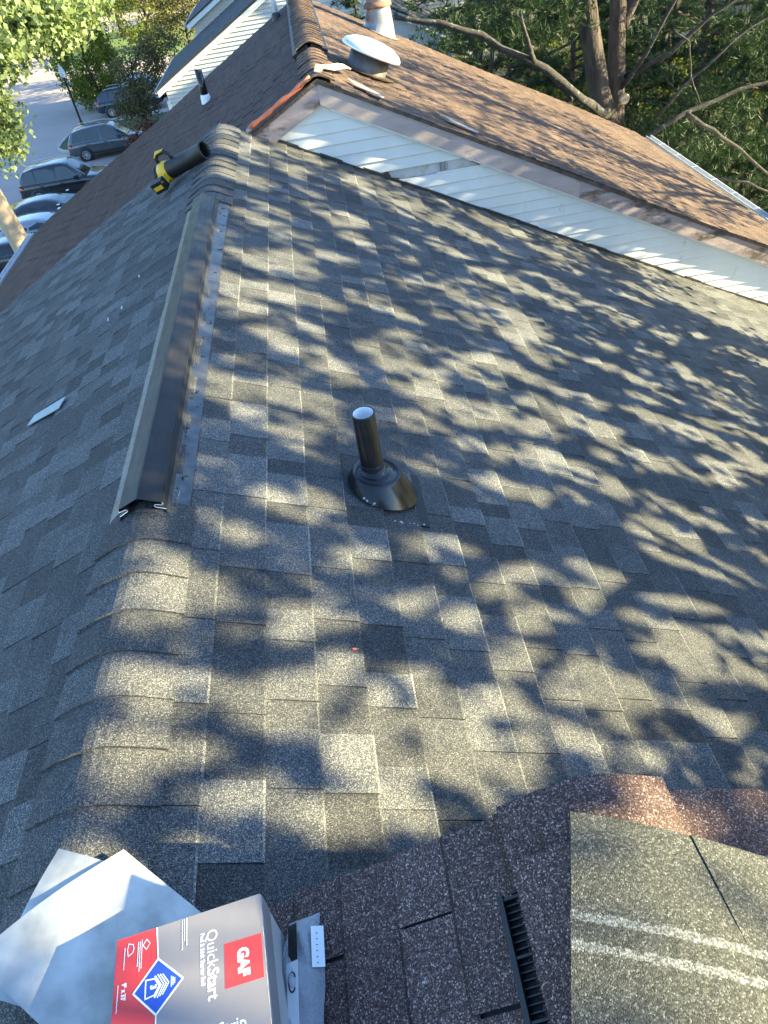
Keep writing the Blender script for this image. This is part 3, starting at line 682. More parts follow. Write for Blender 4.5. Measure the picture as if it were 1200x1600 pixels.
for k in range(6):
    a = k*math.pi/3+.4; q = p0+BC[0]*math.cos(a)*.287+BC[1]*math.sin(a)*.287+nC*.198
    MB().lathe([(.0005, .004), (.006, .002), (.007, -.004)], q, BC, 8).build('rivet', 'rust', dv)
p1 = onC(1, 1.15, 11.75)
st = empty('metal_flue', tuple(p1), 'weathered galvanised flue pipe with a cone flashing near the far roof edge', 'flue')
bb = MB(); NR = 36; V = []
for r, h, ti in ((.24, .004, 1), (.205, .02, 1), (.195, .14, .6), (.175, .27, .15), (.165, .32, 0)):
    for k in range(NR):
        a = 2*math.pi*k/NR; x, y = r*math.cos(a), r*math.sin(a); V.append(p1+np.array([x, y, -.5*x*ti+h]))
bb.add(V, [(i*NR+k, i*NR+(k+1) % NR, (i+1)*NR+(k+1) % NR, (i+1)*NR+k) for i in range(4) for k in range(NR)]).build('cone_flashing', 'galv_old', st, True)
MB().lathe([(.155, .32), (.195, .31), (.195, .335), (.17, .37), (.155, .375)], p1, None, 36).build('storm_collar', 'rust', st, True)
MB().lathe([(.155, .30), (.155, 1.0), (.158, 1.0), (.158, 1.03), (.155, 1.03), (.155, 1.5), (.14, 1.5)], p1, None, 36).build('pipe', 'galv_old', st, True)
MB().lathe([(.10, 1.50), (.10, 1.62), (.26, 1.60), (.24, 1.66), (.01, 1.74)], p1, None, 30).build('cap', 'galv_old', st, True)
p2 = onC(-1, -1.31, 10.2)
v2 = empty('vent_pipe', tuple(p2), 'short black vent pipe with a white flashing on the dark brown slope', 'vent pipe')
MB().tube([p2-np.array([0, 0, .05]), p2+np.array([0, 0, .36])], .046, 20).build('pipe', 'black_gloss', v2, True)
MB().lathe([(.045, .360), (.048, .363), (.048, .370), (.002, .370)], p2, None, 20).build('rim', 'pvc_white', v2)
MB().lathe([(.066, -.02), (.062, .05), (.052, .08), (.046, .08)], p2, None, 20).build('flashing', 'pvc_white', v2, True)
p3 = onC(-1, -.27, 11.9)
v3 = empty('vent_pipe', tuple(p3), 'thin white plastic pipe standing near the far end of the brown ridge', 'vent pipe')
MB().tube([p3-np.array([0, 0, .04]), p3+np.array([0, 0, .95])], .036, 16).build('pipe', 'pvc_white', v3, True)
MB().lathe([(.07, -.03), (.06, .05), (.037, .07)], p3, None, 16).build('collar', 'flash', v3, True)
# orange rolled film along the short rake, tan scrap strip by the dome
pts = [onC(-1, -.56+.6*i/12, 6.765, .022+.004*math.sin(i*1.3)) for i in range(13)]
orf = MB().tube(pts, [.020+.004*math.sin(i*2.1) for i in range(13)], 12, wob=.06).build('film_roll', 'orange', None, True)
tag(orf, 'orange rolled film lying along the short rake edge of the brown roof', 'film roll')
MB().tube([pts[0]+np.array([-.03, -.004, -.018]), pts[0]+np.array([.01, 0, .004])], [.012, .022], 8).build('torn_tip', 'caulk', orf)
m = MB(); strip = [(.02, 6.83, .03), (.10, 6.93, .05), (.20, 7.10, .055), (.30, 7.32, .05), (.37, 7.50, .045)]
V = []; F = []
for i, (x, y, h) in enumerate(strip):
    for sx, dy in ((-1, .05), (1, -.05)):
        for hh in (0, .006): V.append(onC(1, max(x, .085)+.03*sx, y+dy*.9*1.0, h+hh+.01*math.sin(i*2.4)))
for i in range(len(strip)-1):
    a = i*4; b = a+4
    F += [(a, b, b+2, a+2), (a+1, a+3, b+3, b+1), (a, a+1, b+1, b), (a+2, b+2, b+3, a+3)]
F += [(0, 2, 3, 1), (4*(len(strip)-1), 4*(len(strip)-1)+1, 4*(len(strip)-1)+3, 4*(len(strip)-1)+2)]
tag(m.add(V, F).build('scrap_strip', 'scrap_tan'), 'bent tan strip of scrap lying between the ridge and the dome vent', 'scrap')
for (x, y, dx, dy, lab) in ((.50, 7.00, .15, .075, 'white peeling scrap patch below the dome vent'), (1.32, 6.98, .16, .06, 'white weathered patch at the rake edge farther down the brown roof')):
    P = [onC(1, x-dx, y+dy*2, .013), onC(1, x+dx, y-dy, .013), onC(1, x+dx*.8, y-dy*2.5, .013), onC(1, x-dx*.6, y-dy*.6, .013)]
    tag(MB().prism(P, nC*.0015).build('membrane_scrap', 'membrane'), lab, 'scrap')
# ------------------------------------------------------------------ foreground: sheets, carton, pouch, loose shingle
def softplus(a, k=.03): return k*math.log1p(math.exp(max(-40, min(40, a/k))))
def curled_sheet(name, c1, cL, d, ext, z0, label, seed):
    r = random.Random(seed); N, K = 22, 22; V = []; F = []; th = .0008
    ph = r.uniform(0, 6)
    for s_ in (0, 1):
        for i in range(N+1):
            for j in range(K+1):
                a, b = i/N, j/K
                x = cL[0]+(c1[0]-cL[0])*a+d[0]*ext*b; y = cL[1]+(c1[1]-cL[1])*a+d[1]*ext*b
                z = z0-.5*softplus(x+.785)-.10*softplus(-.88-x)+.006*math.sin(3.2*a+2.1*b+ph)+.004*math.sin(6*b-4*a+ph)
                V.append((x, y, H+z-th*s_))
    n1 = (N+1)*(K+1)
    for i in range(N):
        for j in range(K):
            q = i*(K+1)+j; F.append((q, q+K+1, q+K+2, q+1)); F.append((n1+q, n1+q+1, n1+q+K+2, n1+q+K+1))
    return tag(MB().add(V, F).build(name, 'galv', None, True), label, 'metal sheet')
curled_sheet('flashing_sheet', (-.680, .660), (-.918, .477), (.775, -.632), .27, -1.408, 'shiny bare metal flashing sheet lying on top, half in the shade of the carton', 1)
curled_sheet('flashing_sheet', (-.66, .620), (-.815, .676), (-.30, -.95), .27, -1.432, 'bare metal flashing sheet tucked under the upper sheet on the ridge', 2)

# carton of starter roll
E2 = np.array([.99042, .13806, 0]); E1 = np.array([-.13666, .98040, -.14193]); E3 = np.cross(E2, E1)
BT = np.array([-.35557, .49197, -1.37660+H]); BWID, BDEP, BHGT = .2725, .30, .188
def card_mat(name, col): return plain(name, col, 0.55, var=0.04, nscale=12, bstr=0.08, bscale=90)
M['carton_grey'] = card_mat('printed_grey_card', (0.225, 0.205, 0.205)); M['carton_red'] = card_mat('printed_red_card', (0.62, 0.045, 0.045))
M['print_white'] = card_mat('white_print', (0.80, 0.80, 0.80)); M['print_blue'] = card_mat('blue_print', (0.02, 0.07, 0.38))
m_, n_t, l_t, b_t = new_mat('corrugated_side'); pz = position(n_t)
wv_ = n_t.new('ShaderNodeTexWave'); wv_.inputs['Scale'].default_value = 60; wv_.bands_direction = 'Z'; wv_.inputs['Distortion'].default_value = 2.5; l_t.new(pz, wv_.inputs['Vector'])
l_t.new(ramp(n_t, l_t, wv_.outputs['Fac'], [(0.2, (0.30, 0.30, 0.31)), (0.7, (0.50, 0.49, 0.47))]), b_t.inputs['Base Color']); b_t.inputs['Roughness'].default_value = .8
bump(n_t, l_t, b_t, wv_.outputs['Fac'], .35, .003); M['carton_side'] = m_
def bp(b, a, h=0): return BT-E2*b-E1*a+E3*h           # b: from right edge to the left, a: towards the photographer
cx = empty('carton', tuple(bp(BWID/2, BDEP/2, -BHGT)), 'grey and red printed carton of starter roll standing in the roof valley', 'carton')
def slab(b0, b1, a0, a1, h0, h1): 
    V = [bp(b, a, h) for b in (b0, b1) for a in (a0, a1) for h in (h0, h1)]
    return MB().add(V, [(0, 1, 3, 2), (4, 6, 7, 5), (0, 4, 5, 1), (2, 3, 7, 6), (0, 2, 6, 4), (1, 5, 7, 3)])
import bmesh
bx = slab(.0, BWID, -.0, BDEP, -BHGT, 0).build('body', 'carton_side', cx)
bm = bmesh.new(); bm.from_mesh(bx.data)
bmesh.ops.bevel(bm, geom=list(bm.edges), offset=.004, segments=3, affect='EDGES', profile=.6); bm.to_mesh(bx.data); bm.free()
slab(.0015, BWID-.0015, .0015, BDEP-.0015, -.002, .0012).build('top_flap', 'carton_grey', cx)
slab(-.0015, .0004, .004, BDEP-.004, -.062, -.003).build('folded_flap', 'carton_grey', cx)
def flat(poly, h, name, mat, parent=cx): return MB().prism([bp(b, a, h) for b, a in poly], E3*.0001).build(name, mat, parent)
tp_ = slab(.108, .158, -.0005, BDEP-.002, -.001, .00125)
rp = flat([(.1965, .002), (.2705, .002), (.2705, BDEP-.002), (.1935, BDEP-.002), (.1935, .147), (.2345, .1025), (.1925, .058)], .0013, 'red_panel', 'carton_red')
def stroke(pts, w_, h, mat='print_white', parent=cx, name='print', closed=False):
    q = list(pts)+([pts[0]] if closed else []); m = MB()
    for (b0, a0), (b1, a1) in zip(q[:-1], q[1:]):
        dx, dy = b1-b0, a1-a0; L = math.hypot(dx, dy) or 1; nx, ny = -dy/L*w_/2, dx/L*w_/2; ex, ey = dx/L*w_/2, dy/L*w_/2
        m.prism([bp(b0+nx-ex, a0+ny-ey, h), bp(b1+nx+ex, a1+ny+ey, h), bp(b1-nx+ex, a1-ny+ey, h), bp(b0-nx-ex, a0-ny-ey, h)], E3*.0001)
    return m.build(name, mat, parent)
stroke([(.1966, .003), (.1925, .058)], .0022, .0018); stroke([(.1936, .147), (.1936, BDEP-.003)], .0022, .0018)
dia = [(.1925, .058), (.1475, .1035), (.1936, .147), (.2350, .1025)]
dp = flat(dia, .0015, 'blue_diamond', 'print_blue'); stroke(dia, .0030, .0017, closed=True)
def loc(c, u_, v_): return (c[0]-v_, c[1]+u_)        # u: reading direction (towards camera), v: up of the lettering (to the right)
ce = (.2005, .1025)
stroke([loc(ce, -.016, .004), loc(ce, 0, .014), loc(ce, .016, .004)], .0030, .0017)          # house emblem
stroke([loc(ce, -.013, .003), loc(ce, -.015, -.013), loc(ce, .015, -.013), loc(ce, .013, .003), loc(ce, 0, .011)], .0022, .0018, closed=True)
for k in range(3):
    stroke([loc(ce, -.018+.001*k, .0085+.0045*k), loc(ce, 0, .019+.0045*k), loc(ce, .018-.001*k, .0085+.0045*k)], .0018, .0017)
for k in range(3): stroke([loc(ce, -.008+.002*k, .0325+.003*k), loc(ce, .008-.002*k, .0325+.003*k)], .0014, .0017)
gf = [(.0726, .0705), (.0045, .0725), (.0060, .1455), (.0740, .1440)]
flat(gf, .0014, 'logo_square', 'carton_red')
def text(body, b, a, size, mat='print_white', bold=0.0, stretch=1.0, h=.0016, updir=None, read=None, name='lettering', parent=cx, O=None, nrm=None):
    cu = bpy.data.curves.new(name, 'FONT'); cu.body = body; cu.size = size; cu.offset = bold; cu.extrude = .00004; cu.resolution_u = 3
    ob = bpy.data.objects.new(name, cu); COL.objects.link(ob); bpy.context.view_layer.update()
    me = bpy.data.meshes.new_from_object(ob.evaluated_get(bpy.context.evaluated_depsgraph_get())); bpy.data.objects.remove(ob)
    me.name = name; me.materials.clear(); me.materials.append(M[mat]); o2 = bpy.data.objects.new(name, me); COL.objects.link(o2)
    parent_to(o2, parent)
    X_ = (-E1 if read is None else read)*stretch; Y_ = E2 if updir is None else updir; Z_ = E3 if nrm is None else nrm; o = bp(b, a, h) if O is None else O
    o2.matrix_basis = Matrix(((X_[0], Y_[0], Z_[0], o[0]), (X_[1], Y_[1], Z_[1], o[1]), (X_[2], Y_[2], Z_[2], o[2]), (0, 0, 0, 1)))
    o2['label'] = body.lower()+' lettering' if False else 'printed lettering'
    return o2
text('GAF', .0490, .0865, .027, bold=.0014, stretch=.92)
text('Quick', .1040, .0375, .0285, stretch=.93); text('Start', .1040, .1035, .0285, bold=.0006, stretch=.90)
text('Peel & Stick Starter Roll', .1160, .0395, .0112, stretch=.80, bold=.0002)
text('9" x 33\'', .2560, .0800, .0112, bold=.0005, stretch=.80)
text('3', .2045, .0985, .0150, bold=.0008, h=.0019)
text('Strip', .0890, .2105, .028, stretch=.9, read=E2, updir=E1, bold=.0003)
for (b, a0, a1) in ((.1405, .003, .050), (.1445, .004, .042), (.1485, .004, .058), (.2230, .016, .064), (.2265, .018, .068), (.2300, .018, .060), (.2625, .081, .124), (.2545, .021, .057)):
    a = a0                                            # print too small to read
    while a < a1:
        L = random.uniform(.002, .006); stroke([(b, a), (b+.0006, min(a+L, a1))], .0013, .0018); a += L+.0016
stroke([(.2150, .017), (.2085, .026), (.2150, .035), (.2215, .026)], .0013, .0016, closed=True)
stroke([(.2480, .015), (.2400, .019), (.2380, .026), (.2400, .033), (.2480, .037), (.2500, .026)], .0014, .0018, closed=True)

# clear pouch beside the carton
M['film'], n_, l_, b_ = new_mat('clear_plastic_film')
fc_ = noise(n_, l_, 40, 4, position(n_)); l_.new(ramp(n_, l_, fc_, [(0.3, (0.80, 0.84, 0.90)), (0.7, (0.92, 0.95, 1.0))]), b_.inputs['Base Color'])
b_.inputs['Transmission Weight'].default_value = 0.75; b_.inputs['Roughness'].default_value = 0.16; b_.inputs['IOR'].default_value = 1.25
bump(n_, l_, b_, noise(n_, l_, 55, 3, position(n_)), .6, .006)
uA, vA_, nA = slope_basis(-1)
def onA(x, y, h=0): return np.array([x, y, ZA+.012-.5*abs(x-XA)])+nA*h
pu = empty('plastic_pouch', tuple(onA(-.305, .38)), 'crumpled clear plastic pouch with printed slips beside the carton', 'pouch')
N, K = 16, 28; V = []; F = []
for s_ in (0, 1):
    for i in range(N+1):
        for j in range(K+1):
            a, b = i/N*2-1, j/K*2-1
            e = max(0, 1-abs(a)**2.6)*max(0, 1-abs(b)**3.0)
            x = -.302+.036*a*(1+.10*math.sin(5*b+1)); y = .36+.125*b
            hh = (.048*e**.5+.006*math.sin(9*b+3*a)*e+.004*math.sin(17*a*b+2)*e) if s_ else -.0005+.001*e
            V.append(onA(x, y, .004+hh))
n1 = (N+1)*(K+1)
for s_ in (0, 1):
    for i in range(N):
        for j in range(K):
            q = s_*n1+i*(K+1)+j; F.append((q, q+K+1, q+K+2, q+1) if s_ else (q, q+1, q+K+2, q+K+1))
MB().add(V, F).build('film', 'film', pu, True)
def slip(x0, x1, y0, y1, h0, h1, mat, name):
    return MB().prism([onA(x0, y0, h0), onA(x1, y0, h1), onA(x1, y1, h1), onA(x0, y1, h0)], nA*.0006).build(name, mat, pu)
slip(-.306, -.284, .400, .462, .052, .056, 'black_matte', 'black_slip'); slip(-.308, -.282, .290, .398, .054, .058, 'print_white', 'white_slip')
slip(-.268, -.254, .385, .455, .034, .014, 'print_white', 'address_label')
stroke_o = MB().tube([onA(-.295+.008*math.cos(t), .365+.016*math.sin(t), .0575+.001*math.cos(t)) for t in np.linspace(.4, 5.6, 14)], .0014, 5); stroke_o.build('print', 'black_matte', pu)
for k in range(6):
    MB().box(onA(-.261, .392+.010*k, .0262), (.0060, .0012, .0005), np.array([[.45, 0, -.89], [0, 1, 0], [.89, 0, .45]])).build('print', 'black_matte', pu)

# loose laminated shingle thrown over the ridge of the near roof
ls = empty('loose_shingle', (XA+.2, 0, ZA+.05), 'loose grey shingle with two white stripes draped over the brown ridge', 'shingle')
def drape(x): return -1.205-.5*softplus(x-.335, .05)-.02*softplus(.24-x, .02)
def drape_mesh(x0f, x1, y0, y1, h0, h1, nx=40, ny=10, taper=False):
    V = []; F = []
    for s_ in (0, 1):
        for j in range(ny+1):
            y = y0+(y1-y0)*j/ny; xa = x0f(y); xb = x1 if not callable(x1) else x1(y)
            for i in range(nx+1):
                x = xa+(xb-xa)*i/nx; z = drape(x); dz = (drape(x+.002)-drape(x-.002))/.004; L = math.hypot(1, dz); h = (h0+(h1-h0)*(min(1, j/ny*2.2) if taper else 1)) if s_ else h0-(.002 if taper else 0)
                V.append((x-dz/L*h, y-.30*(x-.20), H+z+h/L+.0025*math.sin(9*x+4*y)))
    n1 = (nx+1)*(ny+1)
    for j in range(ny):
        for i in range(nx):
            q = j*(nx+1)+i; F.append((q, q+nx+1, q+nx+2, q+1)); F.append((n1+q, n1+q+1, n1+q+nx+2, n1+q+nx+1))
    for j in range(ny):
        for i in (0, nx):
            q = j*(nx+1)+i; F.append((q, q+nx+1, n1+q+nx+1, n1+q))
    for i in range(nx):
        for j in (0, ny):
            q = j*(nx+1)+i; F.append((q, q+1, n1+q+1, n1+q))
    return MB().add(V, F, 1.0)
led = lambda y: .222+(.479-y)*-.285
m_, n_, l_, b_ = None, None, None, None
lm = M['loose']; nn_ = lm.node_tree.nodes; ll_ = lm.node_tree.links; bb_ = nn_['Principled BSDF']
src = bb_.inputs['Base Color'].links[0].from_socket; sxyz = nn_.new('ShaderNodeSeparateXYZ'); ll_.new(position(nn_), sxyz.inputs[0])
stripe = None
ys = mathn(nn_, ll_, 'ADD', sxyz.outputs[1], mathn(nn_, ll_, 'MULTIPLY', mathn(nn_, ll_, 'SUBTRACT', sxyz.outputs[0], .2), .30))
for yc in (.312, .270):
    d_ = mathn(nn_, ll_, 'ABSOLUTE', mathn(nn_, ll_, 'SUBTRACT', ys, yc)); f_ = mathn(nn_, ll_, 'LESS_THAN', mathn(nn_, ll_, 'ADD', d_, mathn(nn_, ll_, 'MULTIPLY', noise(nn_, ll_, 90, 3, position(nn_)), .016)), .0145)
    stripe = f_ if stripe is None else mathn(nn_, ll_, 'MAXIMUM', stripe, f_)
f2 = mathn(nn_, ll_, 'MULTIPLY', stripe, ramp(nn_, ll_, noise(nn_, ll_, 230, 3, position(nn_)), [(0.42, (0.04, 0.04, 0.04)), (0.70, (.48, .48, .48))]))
ll_.new(mix(nn_, ll_, f2, src, (0.50, 0.52, 0.50)), bb_.inputs['Base Color'])
drape_mesh(led, 1.15, -.40, .479, .000, .0035).build('base_layer', 'loose', ls)
drape_mesh(lambda y: led(y)+.001, .312, .315, .4785, .0036, .0064, 14, 10, True).build('tab', 'loose', ls)
tt_ = drape_mesh(lambda y: .418+(.41-y)*.10, 1.15, .315, .4785, .0036, .0058, 30, 10, True); tt_.build('tab', 'loose', ls)
# ------------------------------------------------------------------ trees
def unit(a): return a/(np.linalg.norm(a, axis=-1, keepdims=True)+1e-9)
def leaf_cloud(C, sig, per, size, r, up=.5, aspect=.6, tone_c=None, spread=.35, droop=0.0):
    """C: clump centres (n,3). one diamond-folded leaf = 2 triangles as a quad"""
    n = len(C)*per; P = np.repeat(C, per, 0)+r.normal(size=(n, 3))*np.asarray(sig)
    nn = unit(r.normal(size=(n, 3))+np.array([0, 0, up])); t = unit(np.cross(nn, r.normal(size=(n, 3)))); t[:, 2] -= droop; t = unit(t); b = unit(np.cross(nn, t))
    L = size*r.uniform(.65, 1.25, (n, 1)); W = L*aspect*.5
    V = np.stack([P-t*L*.5, P+b*W-t*L*.05, P+t*L*.5-nn*L*.10, P-b*W-t*L*.05], 1).reshape(-1, 3)
    F = np.arange(n*4).reshape(-1, 4)
    tc = r.uniform(0, 1, len(C)) if tone_c is None else tone_c
    tone = np.clip(np.repeat(tc, per)*(1-spread)+r.uniform(0, 1, n)*spread, 0, 1)
    return V, F, np.repeat(tone, 4)
def needle_cloud(C, D, sig, per, m, length, width, r, tone_c=None):
    """tufts: per tufts round each clump centre, m needles each fanning round direction D"""
    n = len(C)*per; P = np.repeat(C, per, 0)+r.normal(size=(n, 3))*np.asarray(sig)
    ax = unit(np.repeat(D, per, 0)+r.normal(size=(n, 3))*.45)
    P2 = np.repeat(P, m, 0); d = unit(np.repeat(ax, m, 0)+r.normal(size=(n*m, 3))*.55); sd = unit(np.cross(d, r.normal(size=(n*m, 3))))
    L = length*r.uniform(.6, 1.2, (n*m, 1))
    V = np.stack([P2-sd*width, P2+sd*width, P2+d*L], 1).reshape(-1, 3); F = np.arange(n*m*3).reshape(-1, 3)
    tc = r.uniform(0, 1, len(C)) if tone_c is None else tone_c
    tone = np.clip(np.repeat(np.repeat(tc, per), m)*.6+r.uniform(0, 1, n*m)*.4, 0, 1)
    return V, F, np.repeat(tone, 3)
def ellipsoid_pts(c, rad, n, r, shell=.55):
    d = unit(r.normal(size=(n, 3))); q = r.uniform(0, 1, (n, 1))**(1/3.0)*(1-shell)+shell*r.uniform(.55, 1, (n, 1))
    return np.asarray(c)+d*q*np.asarray(rad)
def crooked(a, b, k, amp, r):
    a, b = np.asarray(a, float), np.asarray(b, float); L = np.linalg.norm(b-a)
    return [a+(b-a)*i/k+(r.normal(size=3)*amp*L if 0 < i < k else 0) for i in range(k+1)]
def limbs(mb, trunk_pts, trunk_r, targets, r, r0=.06, n=6, low=.3):
    T = np.array(trunk_pts)
    for q in targets:
        zt = q[2]-np.linalg.norm(q[:2]-T[0][:2])*.55; f = np.clip((zt-T[0][2])/(T[-1][2]-T[0][2]+1e-6), low, .97)
        x = f*(len(T)-1); i = int(min(x, len(T)-2)); s_ = T[i]+(T[i+1]-T[i])*(x-i)
        mid = (s_+q)/2+np.array([0, 0, .08*np.linalg.norm(q-s_)])
        mb.tube([s_, (s_+mid)/2+r.normal(size=3)*.04, mid+r.normal(size=3)*.08, (mid+q)/2+r.normal(size=3)*.06, q], [r0, r0*.8, r0*.6, r0*.4, r0*.15], n)
def make_tree(name, base, label, cat, group=None): return empty(name, base, label, cat, group)
def broadleaf(name, base, trunk, tr, crowns, per, size, sig, mat, label, group=None, seed=1, bark='bark', up=.5, aspect=.6, nl=30, cat='tree', droop=0.0, tonef=None):
    """crowns: list of (centre, radii, clumps) ; trunk: list of points"""
    r = np.random.default_rng(seed); t = make_tree(name, base, label, cat, group)
    C = np.concatenate([ellipsoid_pts(c, rad, n, r) for c, rad, n in crowns])
    V, F, tone = leaf_cloud(C, sig, per, size, r, up, aspect, None if tonef is None else tonef(C, r), droop=droop)
    link('crown', np_mesh('crown', V, F, tone), mat, t)
    mb = MB(); mb.tube(trunk, list(np.linspace(tr, tr*.35, len(trunk))), 12, wob=.05)
    limbs(mb, trunk, tr, C[r.permutation(len(C))[:nl]], r, tr*.32)
    mb.build('trunk', bark, t, True); return t
def pine_meshes(seed, height, spread, nb, low, per=12, m=10, length=.17, width=.007, r0=.17, dense=1.0):
    r = np.random.default_rng(seed); mb = MB(); tr = crooked((0, 0, 0), (r.normal()*.3, r.normal()*.3, height), 7, .008, r)
    mb.tube(tr, list(np.linspace(r0, .03, 8)), 10, wob=.06); C = []; D = []
    for k in range(nb):
        z = low+(height-low)*(k+r.uniform(0, 1))/nb; f = (z-low)/(height-low); L = spread*(1-.75*f)*r.uniform(.55, 1.1)*(.55+.45*min(1, f*4+.3)); a = r.uniform(0, 6.283)
        d = np.array([math.cos(a), math.sin(a), r.uniform(-.12, .28)]); s_ = np.array([tr[0][0], tr[0][1], z])
        e = s_+d*L; e[2] -= L*L*.035
        mid = (s_+e)/2+np.array([0, 0, .1*L]); mb.tube([s_, mid, e], [.035+.012*L*.5, .025, .006], 5)
        k2 = int(5+L*3.2*dense)
        for i in range(k2):
            q = r.uniform(.25, 1.0); p = (s_+(e-s_)*q)+np.array([0, 0, .4*L*q*(1-q)])+r.normal(size=3)*np.array([.32, .32, .07])*L*.30
            C.append(p); D.append(unit(d*.8+np.array([r.normal()*.5, r.normal()*.5, .25])))
    V, F, t = needle_cloud(np.array(C), np.array(D), (.10, .10, .05), per, m, length, width, r)
    return mb.mesh('trunk', True), np_mesh('crown', V, F, t)
def place_pine(meshes, x, y, rot, sc, label, group, mat='needle'):
    t = make_tree('pine_tree', (x, y, 0), label, 'tree', group); t.rotation_euler = (0, 0, rot); t.scale = (sc, sc, sc)
    for nm, me, mt in (('trunk', meshes[0], 'bark'), ('crown', meshes[1], mat)):
        if not me.materials: me.materials.append(M[mt])
        o = bpy.data.objects.new(nm, me); COL.objects.link(o); o.parent = t
    return t
